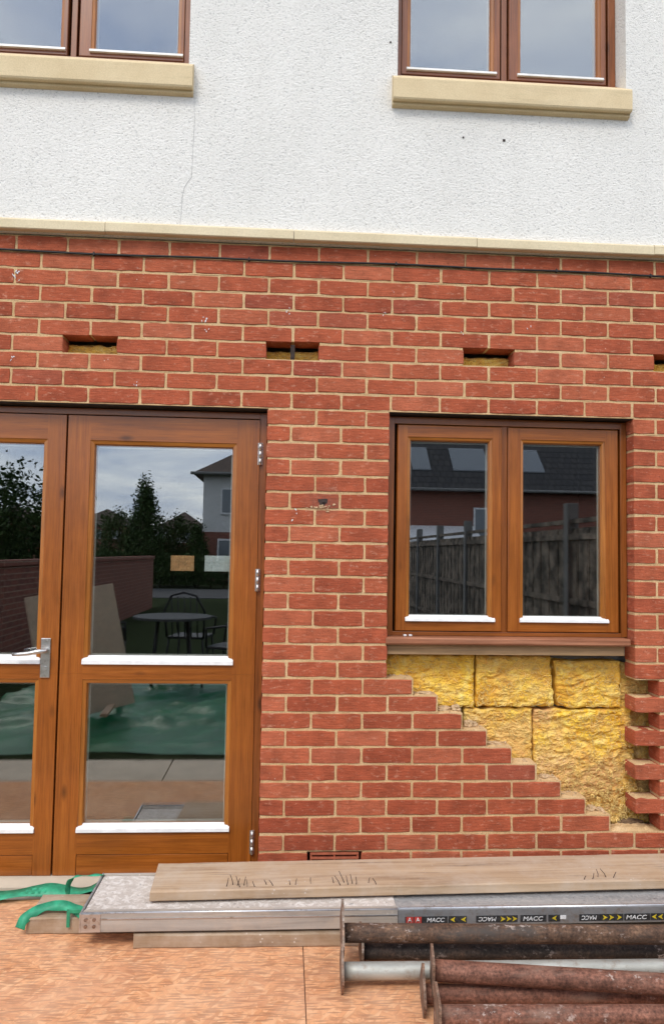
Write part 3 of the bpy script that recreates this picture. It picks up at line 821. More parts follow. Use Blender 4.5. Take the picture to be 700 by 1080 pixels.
batt(.930, 1.42, .21, .742, .124, 'large matted yellow brown insulation batt beside the toothed bricks', 17.2, 1.0, .030, skew=(0, 0, .02, -.02))
batt(1.352, 1.62, .62, .955, .150, 'shaded strip of insulation deep behind the upper toothed bricks', 21.0, .6, .02)
batt(1.428, 1.66, .21, .612, .150, 'shaded strip of insulation deep behind the lower toothed bricks', 24.0, .8, .02)
for i, lab in ((-3, 'yellow insulation inside the pocket above the left door leaf'), (1, 'yellow insulation inside the first wall pocket above the double doors'), (5, 'yellow insulation inside the wall pocket above the brick pier, split in two'), (9, 'yellow insulation inside the wall pocket above the ground floor window'), (13, 'yellow insulation inside the wall pocket at the picture edge')):
    if i == -3: continue
    if i == 5:
        batt(BX(i) - .02, BX(i + 1) + .02, BZ(7) - .02, BZ(6) - .014, .088, lab, 40 + i, .4, .016, name='insulation_piece')
    else: batt(BX(i) - .02, BX(i + 1) + .02, BZ(7) - .02, BZ(6) - .014, .088, lab, 40 + i, .5, .018, name='insulation_piece')
# mortar snot hanging in one pocket
sn = MB(); sn.box(BX(5.5) - .010, BX(5.5) + .010, .012, .05, BZ(7) + .004, BZ(6) - .003, c=.004); sn.build('mortar_stub', M['soot'], bw)
# matted fibres
ft = MB()
for q in range(420):
    x = min(1.50, max(.98, rng.gauss(1.26, .12))); z = .235 + abs(rng.gauss(0, .14)); 
    if x < .98 + (.50 - z) * .0 or z > .70: continue
    xmin = 1.10 - (z - .25) * .9
    if x < xmin + .07: x = xmin + .07 + rng.random() * .2
    y = rng.uniform(.080, .108); a = rng.uniform(0, 6.28); ln = rng.uniform(.02, .055); kx = rng.uniform(1.5, 5); pts = []
    for i in range(9):
        t = i / 8
        a += kx * .3 * (1 if q % 2 else -1) * rng.uniform(.5, 1.4)
        if i: x += math.cos(a) * ln / 8; z += math.sin(a) * ln / 8; y += rng.gauss(0, .002)
        pts.append((x, y, z))
    w = rng.uniform(.0007, .0020); ft.tube(pts, [w * .5] + [w] * 7 + [w * .4], 5, cap=False)
tag(ft.build('insulation_tuft', M['fibre'], loc=(1.25, .1, .24)), 'matted curly fibres of torn insulation above the lowest bricks', 'insulation', kind='stuff')

# ------------------------------------------------------------------ broken mortar on the steps
def lump(x, y, z, s, label, mat=None, seed=0):
    m = MB(); bm = bmesh.new(); bmesh.ops.create_icosphere(bm, subdivisions=3, radius=1)
    vs = []
    for v in bm.verts:
        p = v.co; d = 1 + .45 * mnoise.noise(p * 1.7 + Vector((seed, 0, 0))) + .2 * mnoise.noise(p * 4 + Vector((seed, 3, 0)))
        vs.append((x + p.x * s[0] * d, y + p.y * s[1] * d, max(z - .004, z + s[2] * .75 + p.z * s[2] * d)))
    fs = [[v.index for v in f.verts] for f in bm.faces]; bm.free()
    m.add(vs, fs)
    tag(m.build('mortar_lump', mat or M['rubble'], loc=(x, y, z)), label, 'mortar rubble', 'broken mortar lumps on the brick steps')
SPC = MB()
ordn = ['top', 'second', 'third', 'fourth', 'fifth', 'sixth', 'seventh', 'eighth', 'ninth', 'tenth']
lst = [(27, 8.30, .055, (.050, .035, .010), 'flat slab'), (28, 8.66, .06, (.055, .04, .016), 'pale crust'), (28, 8.92, .05, (.030, .03, .022), 'crumbly lump'),
       (29, 9.18, .06, (.028, .03, .028), 'pair of stuck lumps'), (29, 9.32, .07, (.02, .03, .020), 'small lump'), (30, 9.70, .05, (.045, .03, .012), 'torn flake'),
       (32, 10.75, .05, (.035, .03, .014), 'pale slab'), (34, 11.72, .06, (.03, .03, .02), 'crumbly lump'), (34, 11.88, .05, (.022, .03, .016), 'small lump'), (35, 12.3, .05, (.07, .04, .008), 'wide thin crust')]
cr_ = random.Random(5)
for k, e in ((26, 8), (27, 8.5), (28, 9), (29, 9.5), (30, 10), (31, 10.5), (32, 11), (33, 11.5), (34, 12)):
    for q in range(9):
        x_ = BX(e - .5) + .012 + cr_.random() * .09; y_ = cr_.uniform(.01, .09); z_ = BZ(k) + .001; r_ = cr_.uniform(.0025, .008)
        bm_ = bmesh.new(); bmesh.ops.create_icosphere(bm_, subdivisions=1, radius=r_)
        SPC.add([(v.co.x * cr_.uniform(.7, 1.5) + x_, v.co.y * cr_.uniform(.7, 1.5) + y_, v.co.z * cr_.uniform(.5, .9) + z_ + r_ * .4) for v in bm_.verts], [[v.index for v in f_.verts] for f_ in bm_.faces]); bm_.free()
tag(SPC.build('mortar_crumbs', M['rubble'], loc=(.6, .05, .3)), 'mortar crumbs scattered over the broken brick steps', 'mortar rubble', kind='stuff')
for q, (k, i, y, s, d) in enumerate(lst):
    lump(BX(i), y, BZ(k) - .001, tuple(q_ * .72 for q_ in s), d + ' of broken mortar on the ' + ordn[k - 26] + ' brick step under the window', seed=q * 3.3)
lump(1.37, .085, BZ(35) + .008, (.055, .025, .012), 'dark brown clod standing in for the dark cavity below the lowest toothed brick', M['filler'], 77)  # added lump, coloured dark brown in place of the open cavity

# ------------------------------------------------------------------ ground
g = MB(); g.box(-400, 400, -500, 300, -1.2, -.05); tag(g.build('ground', M['ground']), kind='structure')
g = MB()
for i in range(14):
    for j in range(4):
        g.box(-4.6 + i * .6 + .004, -4.6 + (i + 1) * .6 - .004, -1.86 + j * .465 + .003, -1.86 + (j + 1) * .465 - .003, -.049, -.020, c=.003)
tag(g.build('patio', M['paving']), kind='structure')
g = MB(); g.box(-3.55, 2.1, -18, -1.88, -.046, -.022); tag(g.build('lawn', M['lawn']), kind='structure')
osbm = []
for (x0, x1, lab) in ((-2.585, -.148, 'orange chipboard sheet on the ground left of the seam, running to the doors'), (-.145, 2.29, 'orange chipboard sheet on the ground right of the seam, under the steel props')):
    b = MB(); b.box(x0, x1, -1.305, -.085, -.018, 0, c=.0015)
    tag(b.build('chipboard_sheet', M['osb'], loc=((x0 + x1) / 2, -.7, -.018)), lab, 'board', 'chipboard sheets laid on the ground')

# ------------------------------------------------------------------ scaffold timber and staging
def plank_mesh(m, L, W, T, wear=.004, seed=0):
    """plank from x=0..L, y=0..W, z=0..T with worn edges and a slightly uneven surface"""
    nx = int(L / .03); pr = [(0, .004), (.004, 0), (W - .004, 0), (W, .004), (W, T - .005), (W - .006, T), (W * .66, T), (W * .33, T), (.006, T), (0, T - .005)]
    vs = []; fs = []; n = len(pr)
    for i in range(nx + 1):
        x = L * i / nx
        for k, (y, z) in enumerate(pr):
            d = mnoise.noise((x * 7 + seed, y * 30, z * 30)) * wear * .5 + mnoise.noise((x * 30 + seed, y * 50, z * 60)) * wear * .3
            e = 0 if 0 < i < nx else rng.uniform(-.004, .004)
            vs.append((x + e, y + (d if k in (0, 9, 4, 3) else 0), z + (d if k not in (1, 2) else 0) * .6))
    for i in range(nx):
        for k in range(n): fs.append((i * n + k, i * n + (k + 1) % n, (i + 1) * n + (k + 1) % n, (i + 1) * n + k))
    fs.append(list(range(n))); fs.append([nx * n + k for k in range(n)][::-1])
    m.add(vs, fs)
def plank(label, loc, rz, L, W, T, mat, seed):
    m = MB(); plank_mesh(m, L, W, T, seed=seed)
    o = m.build('scaffold_plank', mat); o.location = loc; o.rotation_euler = (0, 0, rz)
    return tag(o, label, 'plank', 'scaffold planks stacked by the wall')
plank('short ended timber plank lying under the staging, its end tied with green strap', (-1.185, -.372, 0), -.004, 3.2, .20, .060, M['timber2'], 3)
plank('narrow timber plank lying lowest along the front of the stack', (-.765, -.485, 0), -.012, 2.9, .105, .050, M['timber2'], 8)
top = plank('wide weathered timber plank on top of the stack with nails along its front edge', (-.725, -.408, .1315), .026, 2.75, .257, .038, M['timber'], 14)
def seat_x(px):   # plank nails were measured every few centimetres along the plank front
    return px
nails = [(.285, .05, .35), (.31, .055, -.2), (.325, .04, .6), (.338, .06, -.5), (.352, .045, .15), (.365, .035, -.1), (.395, .03, -.7), (.44, .025, -.7), (.465, .03, -.8), (.53, .025, -.3), (.55, .028, .1), (.61, .032, -.2),
         (.70, .035, -.4), (.725, .055, -.7), (.742, .06, -.6), (.755, .05, -.4), (.772, .055, -.3), (.785, .045, .1), (.835, .03, .1), (.865, .03, -.6), (1.70, .025, .3), (1.735, .03, .5), (1.765, .04, .1), (1.80, .045, -.7), (1.825, .035, .5)]
for (x, h, lean) in nails:
    n_ = MB(); y = .012 + rng.uniform(0, .03); h *= .8
    pts = [(x, y, .034), (x + lean * h * .35, y - .002, .038 + h * .4), (x + lean * h * .8 + rng.uniform(-.005, .005), y + rng.uniform(-.006, .01), .038 + h * .85)]
    n_.tube(pts, [.0017, .0014, .0012], 6)
    o = n_.build('nail', M['soot']); o.parent = top

# lightweight staging board in two sections
stg = tag(empty('staging_board', (-.95, -.32, .06)), 'long metal staging board splashed with plaster, lying between the timber planks, with maker stickers', 'staging')
m = MB(); m.box(-.952, .205, -.470, -.158, .0605, .122, c=.002); m.build('deck', M['deckL'], stg)
m = MB(); m.box(-.955, .2055, -.486, -.4705, .0605, .1275, c=.0025); m.box(-.955, .2055, -.1575, -.142, .0605, .1275, c=.0025)
m.box(-.953, .205, -.4695, -.452, .1225, .1265, c=.001)
m.build('side_rail', M['dullside'], stg)
m = MB(); m.tube([(-.955, -.4805, .1262), (.2055, -.4805, .1262)], .0052, 10); m.build('rail_lip', M['alu'], stg)
m = MB(); m.box(-.884, .2055, -.4885, -.4862, .1060, .1105, c=.0008); m.build('rail_ridge', M['alu'], stg)
m = MB(); m.box(.206, 2.15, -.462, -.166, .064, .119, c=.002); m.build('deck', M['deckR'], stg)
m = MB(); m.box(.206, 2.15, -.480, -.4625, .064, .1265, c=.004); m.box(.206, 2.15, -.1655, -.149, .064, .1265, c=.004)
m.build('side_rail', M['alu_dark'], stg)
m = MB(); m.tube([(.207, -.4715, .124), (2.15, -.4715, .124)], .0065, 10); m.build('rail_lip', M['alu'], stg)
m = MB(); m.box(-.962, -.9553, -.488, -.140, .0605, .1285, c=.002); m.box(-.955, -.885, -.4885, -.4862, .062, .1265, c=.0008); m.build('end_plate', M['alu'], stg)
for (x, z) in ((-.938, .083), (-.938, .107), (-.908, .083), (-.908, .107)):
    m = MB(); m.prism([(x + .0065 * math.cos(t), z + .0065 * math.sin(t)) for t in [q * math.pi / 6 for q in range(12)]], 'y', -.4915, -.488); m.build('rivet', M['rust_plate'], stg)
# stickers on the front rail
YS = -.4806
strip = MB()
fx = lambda X: (X + .2395) * 1.0254 - .2395
ZS = .086
def rect(a, b, mi, z0=-.0125, z1=.0125, y=.0): strip.box(fx(a), fx(b), YS - .0006 - y, YS, ZS + z0, ZS + z1, mi)
def arrow(x, d, mi=2, s=.0095):
    x = fx(x); k = d * s
    strip.prism([(x - k, ZS - s), (x + k, ZS), (x - k, ZS + s), (x - k * .45, ZS)], 'y', YS - .0013, YS - .0007, mi)
def emblem(a):
    for q in range(2):
        x = fx(a) + q * .031
        strip.box(x, x + .027, YS - .0011, YS - .0007, ZS - .012, ZS + .012, 3)
        strip.tube([(x + .007, YS - .0012, ZS - .007), (x + .013, YS - .0012, ZS + .008), (x + .020, YS - .0012, ZS - .007)], .0022, 5, 1)
        strip.tube([(x + .009, YS - .0012, ZS - .001), (x + .018, YS - .0012, ZS - .001)], .0018, 5, 1)
rect(.222, .378, 0); emblem(.226)
for a, b in ((.382, .45), (.485, .64), (.650, .748), (.755, .80), (.872, 1.04), (1.043, 1.142), (1.144, 1.36)): rect(a, b, 0)
arrow(.398, -1); arrow(.438, -1)
for x in (.585, .607, .629): arrow(x, 1)
arrow(.778, -1)
for x in (.970, .995, 1.025): arrow(x, 1)
for x in (1.158, 1.182, 1.206): arrow(x, -1)
strip.box(fx(.80), fx(.822), YS - .0009, YS, ZS - .004, ZS + .010, 1)
for x in (1.385,): arrow(x, 1)
stick = strip.build('sticker', [M['black'], M['whitep'], M['yellowp'], M['redp']], stg)
def text(word, xa, xb, flip=False, h=.0155):
    cu = bpy.data.curves.new('lettering', 'FONT'); cu.body = word; cu.shear = .2; cu.extrude = .0002; cu.offset = .012
    tmp = bpy.data.objects.new('lettering', cu); col.objects.link(tmp)
    dg = bpy.context.evaluated_depsgraph_get(); dg.update()
    me = bpy.data.meshes.new_from_object(tmp.evaluated_get(dg))
    bpy.data.objects.remove(tmp)
    X = [v.co.x for v in me.vertices]; Yv = [v.co.y for v in me.vertices]
    xa, xb = fx(xa), fx(xb); cx_ = (xa + xb) / 2
    for v in me.vertices:
        u = (v.co.x - min(X)) / (max(X) - min(X)) - .5; w = (v.co.y - min(Yv)) / (max(Yv) - min(Yv)) - .5; d = v.co.z
        if flip: u, w = -u, -w
        v.co = Vector((cx_ + u * (xb - xa), YS - .0012 - (.0004 if d > 0 else 0), ZS + w * h))
    me.materials.clear(); me.materials.append(M['whitep'])
    o = bpy.data.objects.new('lettering', me); col.objects.link(o); o.parent = stg
    o.matrix_parent_inverse = parent_world(stg).inverted()
text('MACC', .302, .368); text('MACC', .493, .560, True); text('MACC', .660, .735); text('MACC', .880, .938, True); text('MACC', 1.050, 1.130); text('MACC', 1.235, 1.31, True)

# ------------------------------------------------------------------ steel props
def plate(mb, c, ang, s, t, tilt=0.0, rnd=.02):
    """square end plate with rounded corners in the plane across the tube"""
    pts = []
    for q in range(4):
        for a in range(4):
            an = q * math.pi / 2 + a * math.pi / 6
            qx = (1, -1, -1, 1)[q] * (s / 2 - rnd); qz = (1, 1, -1, -1)[q] * (s / 2 - rnd)
            pts.append((qx + rnd * math.cos(an), qz + rnd * math.sin(an)))
    Mx = Matrix.Translation(Vector(c)) @ Matrix.Rotation(tilt, 4, 'Z') @ Matrix.Rotation(ang, 4, 'X')
    mb.prism(pts, 'x', -t / 2, t / 2, M=Mx)
def prop(p0, p1, rad, mat, psize, pang, ptilt, label, pmat='rust_plate', inner=None):
    p0, p1 = Vector(p0), Vector(p1); ax = (p1 - p0).normalized()
    root = tag(empty('steel_prop', p0), label, 'prop', 'steel props piled in front of the planks')
    m = MB(); N = 40; pts = [p0.lerp(p1, i / N) for i in range(N + 1)]
    m.tube(pts, [rad * (1 + .012 * mnoise.noise((q.x * 9, rad * 40, 1))) for q in pts], 28); m.build('tube', M[mat], root)
    m = MB(); plate(m, p0 - ax * .003, pang, psize, .008, ptilt); m.build('end_plate', M[pmat], root)
    m = MB(); plate(m, p1 + ax * .003, pang + .2, psize, .008, ptilt); m.build('end_plate', M[pmat], root)
    if inner:
        m = MB(); a = p0 + ax * inner; m.tube([a, a + ax * .022], rad * 1.16, 28); m.build('weld_collar', M[pmat], root)
    return root
prop((-.012, -.645, .126), (1.95, -.715, .120), .0310, 'rust_dark', .170, R(43), -.036, 'thick dark rusty steel prop lying uppermost beside the staging board')
prop((.060, -.602, .042), (1.90, -.652, .034), .0290, 'rust_black', .142, R(8), -.03, 'black stained steel prop lying under the thick rusty prop')
prop((-.020, -.748, .052), (1.98, -.800, .064), .0275, 'galv', .135, R(40), -.03, 'pale galvanised steel prop lying on the chipboard')
prop((.262, -.872, .118), (1.92, -1.075, .098), .0315, 'rust_red', .120, R(3), -.13, 'red rusty steel prop lying slanted across the pale galvanised prop')
prop((.232, -.872, .045), (1.88, -.935, .040), .0280, 'rust_red', .140, R(40), -.10, 'red rusty steel prop lowest on the chipboard between two others')
prop((.246, -1.030, .070), (1.85, -1.085, .070), .0310, 'rust_red', .140, R(2), -.09, 'red rusty steel prop nearest the picture bottom')

# ------------------------------------------------------------------ green straps
def strap(pts, w, label, twist=None, drop=None):
    pts = [Vector(p) for p in pts]; m = MB(); P = []
    n = 40
    for i in range(n + 1):
        t = i / n * (len(pts) - 1); k = min(int(t), len(pts) - 2); f = t - k
        p0 = pts[max(k - 1, 0)]; p1 = pts[k]; p2 = pts[k + 1]; p3 = pts[min(k + 2, len(pts) - 1)]
        P.append(.5 * ((2 * p1) + (-p0 + p2) * f + (2 * p0 - 5 * p1 + 4 * p2 - p3) * f * f + (-p0 + 3 * p1 - 3 * p2 + p3) * f ** 3))
    vs = []; fs = []
    for i, p in enumerate(P):
        t = (P[min(i + 1, n)] - P[max(i - 1, 0)]).normalized()
        s = t.cross(Vector((0, 0, 1))); s.normalize(); up = s.cross(t)
        a = twist[0] + (twist[1] - twist[0]) * i / n + .25 * math.sin(i * .5) if twist else 0
        d = s * math.cos(a) + up * math.sin(a); nn = t.cross(d)
        for (q, h) in ((-1, -1), (1, -1), (1, 1), (-1, 1)):
            vs.append(p + d * w / 2 * q + nn * .0009 * h + Vector((0, 0, .003 * mnoise.noise(p * 25))))
    for i in range(n):
        for k in range(4): fs.append((i * 4 + k, i * 4 + (k + 1) % 4, i * 4 + 4 + (k + 1) % 4, i * 4 + 4 + k))
    fs.append((0, 1, 2, 3)); fs.append((n * 4 + 3, n * 4 + 2, n * 4 + 1, n * 4))
    m.add(vs, fs, smooth=True)
    if drop:
        for dd in drop: m.box(*dd)
    tag(m.build('strap', M['green'], loc=P[0]), label, 'strap', 'green straps at the end of the staging')
strap([(-1.95, -.16, .012), (-1.62, -.13, .014), (-1.40, -.10, .022), (-1.22, -.07, .030), (-1.08, -.085, .028), (-.96, -.10, .070), (-.90, -.12, .100)], .068, 'long green strap trailing from the doors to the back corner of the staging', (-.35, -.15))
strap([(-1.205, -.385, .030), (-1.19, -.372, .062), (-1.13, -.33, .082), (-1.06, -.335, .088), (-1.00, -.36, .082), (-.965, -.40, .084)], .038, 'short green strap looped over the timber plank end at the front', (-.75, -.5), [(-1.035, -1.023, -.384, -.380, .030, .082), (-1.035, -.962, -.384, -.376, .082, .094)])
strap([(-1.10, -.13, .010), (-1.10, -.14, .075), (-1.075, -.16, .118), (-1.02, -.16, .126), (-.95, -.165, .130)], .022, 'small bent green strap hooked on the back corner of the staging', (.2, .2))

# ------------------------------------------------------------------ sheets added behind the door glass for two small coloured patches
for (x0, x1, z0, z1, mt, lab) in ((-.760, -.655, 1.362, 1.432, 'sheet_o', 'small orange sheet behind the upper door glass'), (-.607, -.492, 1.362, 1.434, 'sheet_w', 'small white sheet behind the upper door glass')):
    m = MB(); m.box(x0, x1, .1122, .1128, z0, z1); tag(m.build('small_sheet', M[mt], loc=(x0, .112, z0)), lab, 'notice')

# ------------------------------------------------------------------ the garden and street mirrored in the glass
def leaf_cloud(mb, c, rad, n, size, shape='ball', seed=0):
    r2 = random.Random(seed); clumps = []
    for _ in range(max(6, n // 60)):
        while True:
            p = Vector((r2.uniform(-1, 1), r2.uniform(-1, 1), r2.uniform(-1, 1)))
            if p.length < 1: break
        if shape == 'cone':
            h = (p.z + 1) / 2; k = (1 - h) ** .8; p.x *= k; p.y *= k
        clumps.append((p, r2.random()))
    for i in range(n):
        p, br = r2.choice(clumps)
        q = p + Vector((r2.gauss(0, .13), r2.gauss(0, .13), r2.gauss(0, .10)))
        w = Vector((c[0] + q.x * rad[0], c[1] + q.y * rad[1], c[2] + q.z * rad[2]))
        if w.z < .1: continue
        s = size * r2.uniform(.6, 1.4)
        a = Vector((r2.gauss(0, 1), r2.gauss(0, 1), r2.gauss(0, 1))).normalized(); b = a.orthogonal().normalized()
        mb.add([w - a * s, w + b * s * .5, w + a * s, w - b * s * .5], [(0, 1, 2, 3)], 0, min(1, max(0, br * .7 + r2.random() * .3)))
def tree(loc, h, w, shape, mat, label, n=2600, size=.12, seed=1, trunk=.12, base=.25):
    root = tag(empty('tree', loc), label, 'tree', 'trees mirrored in the door glass')
    x, y, z = loc; m = MB(); m.tube([(x, y, z), (x + .05, y, z + h * .3), (x, y, z + h * .85)], [trunk, trunk * .8, trunk * .2], 8)
    r2 = random.Random(seed)
    for k in range(9):
        a = r2.uniform(0, 6.28); zz = z + h * r2.uniform(.2, .7); m.tube([(x, y, zz), (x + math.cos(a) * w * .6, y + math.sin(a) * w * .6, zz + h * .12)], [trunk * .4, trunk * .1], 5)
    m.build('trunk', M['bark'], root)
    m = MB(); c = (x, y, z + h * (base + 1) / 2); leaf_cloud(m, c, (w, w, h * (1 - base) / 2), n, size, shape, seed)
    m.build('crown', M[mat], root)
tree((-6.0, -27, -.05), 4.4, 1.1, 'cone', 'leaf_con', 'tall pointed conifer mirrored in the middle of the upper door glass', 9000, .062, 3, base=0.0)
tree((-7.2, -28, -.05), 3.1, 1.2, 'ball', 'leaf_bush', 'round bushy tree mirrored left of the pointed conifer', 6600, .062, 4, base=0.0)
tree((-5.0, -28.5, -.05), 3.1, 1.1, 'ball', 'leaf_bush', 'bushy tree mirrored right of the pointed conifer', 6600, .062, 5, base=0.0)
tree((-3.9, -27.5, -.05), 2.7, .7, 'cone', 'leaf_con', 'small conifer mirrored beside the white house corner', 5400, .062, 6, base=0.0)
tree((-6.6, -13.6, -.05), 3.3, 1.7, 'ball', 'leaf_con', 'broad dark tree mirrored in the left door leaf', 12600, .062, 9, base=0.0)
# hedge under the trees
hm = empty('hedge', (-6, -26.4, -.05)); tag(hm, 'low dark hedge mirrored under the trees in the door glass', 'hedge')
m = MB(); leaf_cloud(m, (-6.2, -26.4, .65), (3.4, .5, .75), 7000, .06, 'ball', 31); leaf_cloud(m, (-3.6, -26.4, .6), (2.6, .5, .7), 5000, .06, 'ball', 32); m.build('foliage', M['leaf_con'], hm)
m = MB()
for q in range(16): m.tube([(-9.2 + q * .5, -26.4, -.05), (-9.2 + q * .5 + .1, -26.3, .9)], .03, 5)
m.build('stems', M['bark'], hm)
# garden wall
gw = empty('garden_wall', (-3.67, -9, -.05)); tag(gw, 'low brick garden wall with coping mirrored in the door glass', 'wall')
m = MB(); m.box(-3.78, -3.67, -16.1, -1.2, -.05, 1.22); m.build('wall', M['far_brick_x'], gw)
m = MB(); m.box(-3.81, -3.64, -16.13, -1.2, 1.2202, 1.30, c=.01); m.build('coping', M['far_brick_x'], gw)
# fence with concrete posts
fn = empty('fence', (2.25, -8, -.05)); tag(fn, 'grey timber fence with concrete posts mirrored in the ground floor window', 'fence')
for i in range(9):
    y = -1.0 - i * 1.83
    m = MB(); m.box(2.19, 2.29, y - .05, y + .05, -.05, 1.92, c=.008); m.build('post', M['conc'], fn)
    if i < 8:
        m = MB()
        for q in range(15): m.box(2.225 + .008 * (q % 2), 2.238 + .008 * (q % 2), y - 1.775 + q * .115, y - 1.775 + q * .115 + .112, .20, 1.70 + .0 * q)
        for zz in (.45, 1.05, 1.6): m.box(2.205, 2.2245, y - 1.78, y - .05, zz, zz + .05)
        m.box(2.222, 2.262, y - 1.78, y - .05, 1.742, 1.78)
        m.build('panel', M['fence'], fn)
        m = MB(); m.box(2.22, 2.26, y - 1.78, y - .05, -.05, .199); m.build('gravel_board', M['conc'], fn)
# neighbouring houses
def hip_roof(mb, x0, x1, y0, y1, z, h, ov=.45):
    x0 -= ov; x1 += ov; y0 -= ov; y1 += ov; d = min(x1 - x0, y1 - y0) / 2
    cy_ = (y0 + y1) / 2; cxx = (x0 + x1) / 2
    if x1 - x0 >= y1 - y0: r0, r1 = (x0 + d, cy_, z + h), (x1 - d, cy_, z + h)
    else: r0, r1 = (cxx, y0 + d, z + h), (cxx, y1 - d, z + h)
    vs = [(x0, y0, z), (x1, y0, z), (x1, y1, z), (x0, y1, z), r0, r1]
    if x1 - x0 >= y1 - y0: fs = [(0, 1, 5, 4), (1, 2, 5), (2, 3, 4, 5), (3, 0, 4), (3, 2, 1, 0)]
    else: fs = [(0, 1, 4), (1, 2, 5, 4), (2, 3, 5), (3, 0, 4, 5), (3, 2, 1, 0)]
    mb.add(vs, fs)
def far_house(x0, x1, y0, y1, ze, h, zs, label, rmat, seed=0, wins=()):
    root = tag(empty('neighbour_house', ((x0 + x1) / 2, y1, -.05)), label, 'house', 'houses mirrored in the glass')
    m = MB(); m.box(x0, x1, y0, y1, -.05, zs); m.build('wall', M['far_brick_y'], root)
    if ze > zs + .1:
        m = MB(); m.box(x0 + .02, x1 - .02, y0 + .02, y1 - .02, zs, ze); m.build('upper_wall', M['far_render'], root)
    m = MB(); hip_roof(m, x0, x1, y0, y1, ze, h); m.build('roof', M[rmat], root)
    m = MB(); m.tube([(x0 - .5, y1 + .5, ze), (x1 + .5, y1 + .5, ze)], .07, 8); m.build('gutter', M['conc'], root)
    for (a, b, z0, z1) in wins:
        m = MB(); m.box(a, b, y1 + .005, y1 + .06, z0, z1); w = m.build('window', M['whitetrim'], root)
        m = MB(); m.box(a + .08, (a + b) / 2 - .04, y1 + .061, y1 + .07, z0 + .08, z1 - .08); m.box((a + b) / 2 + .04, b - .08, y1 + .061, y1 + .07, z0 + .08, z1 - .08); m.build('window_pane', M['skylight'], w)
    return root
far_house(-4.0, 2.4, -40, -30, 4.9, 2.4, 2.3, 'white and brick house with hipped brown roof mirrored right in the door glass', 'roof_brown', wins=((-3.2, -2.0, 3.1, 4.3), (-3.3, -1.9, .8, 2.0), (.2, 1.6, 3.1, 4.3)))
far_house(-32, -23.5, -118, -108, 5.0, 2.6, 5.0, 'distant brown roofed brick house mirrored at the left of the door glass', 'roof_brown', wins=((-29, -27.5, 3.0, 4.3), (-26, -24.6, 3.0, 4.3)))
far_house(-19.5, -12.5, -118, -109, 4.6, 2.8, 2.6, 'distant pale house mirrored behind the conifer', 'roof_brown', wins=((-16, -14.5, 3.0, 4.2),))
far_house(-44, -35, -112, -103, 5.0, 2.6, 5.0, 'distant brick house mirrored beyond the broad dark tree', 'roof_brown')
h2 = far_house(3.4, 24.5, -38, -29.5, 4.35, 4.6, 4.35, 'long brick house with dark roof and skylights mirrored in the ground floor window', 'roof_tile', wins=((8.2, 9.4, 2.2, 3.6),))
# skylights sit on its roof slope
sl = 4.6 / ((8.5 + .9) / 2); an = math.atan(sl)
for (a, b) in ((5.5, 6.35), (7.4, 9.1), (10.6, 11.7)):
    m = MB()
    for (t0, t1, off, inset) in ((1.0, 2.2, .05, 0),):
        y_ = lambda t: -29.05 - t; z_ = lambda t: 4.35 + t * sl
        vs = [(a, y_(t0), z_(t0) + off), (b, y_(t0), z_(t0) + off), (b, y_(t1), z_(t1) + off), (a, y_(t1), z_(t1) + off)]
        vs2 = [(p[0], p[1], p[2] - .1) for p in vs]
        m.add(vs + vs2, [(0, 1, 2, 3), (7, 6, 5, 4), (0, 4, 5, 1), (1, 5, 6, 2), (2, 6, 7, 3), (3, 7, 4, 0)])
    m.build('skylight', M['skylight'], h2)
m = MB(); m.prism([(-29.5, 2.75), (-27.6, 2.05), (-27.6, 1.9), (-29.5, 1.9)], 'x', 3.6, 8.2); m.build('porch_roof', M['whitetrim'], h2)
m = MB()
for x in (3.7, 5.2, 6.7, 8.1): m.box(x - .06, x + .06, -27.75, -27.63, -.05, 1.9)
m.build('porch_post', M['whitetrim'], h2)
# tarpaulin
m = MB(); vs = []; fs = []; nx, ny = 70, 70
for i in range(nx + 1):
    for j in range(ny + 1):
        u, v = i / nx, j / ny; x = -2.9 + 4.2 * u + .12 * mnoise.noise((v * 5, 1, 0)); y = -2.0 - 2.9 * v + .15 * mnoise.noise((u * 5, 4, 0))
        z = -.008 + .10 * max(0, mnoise.fractal(Vector((x * 1.6, y * 2.2, 0)), .8, 2, 4)) + .05 * abs(mnoise.noise((x * 3 + y * 2, y * 1.5, 2)))
        z = -.020 + (z + .012) * min(1, .12 + v * 5)
        vs.append((x, y, z))
for i in range(nx):
    for j in range(ny): p = i * (ny + 1) + j; fs.append((p, p + ny + 1, p + ny + 2, p + 1))
m.add(vs, fs, smooth=True); tag(m.build('tarpaulin', M['tarp'], loc=(-1, -3.5, 0)), 'crumpled dark green tarpaulin on the ground mirrored in the lower door glass', 'tarpaulin')
for (p, rz, L, lab) in (((-1.69, -2.7, .09), R(-94), 1.0, 'pale timber batten lying on the green tarpaulin'),):
    m = MB(); m.box(0, L, -.03, .03, 0, .025, c=.002); o = m.build('batten', M['timber']); o.location = p; o.rotation_euler = (0, .0, rz); tag(o, lab, 'timber')
# leaning board
m = MB(); m.box(-.45, .30, 0, .018, 0, 1.08, c=.002); o = m.build('leaning_board', M['palesheet']); o.location = (-1.80, -3.05, .06); o.rotation_euler = (R(13), R(-9), R(-28)); tag(o, 'pale sheet of board leaning upright mirrored low in the door glass', 'board')
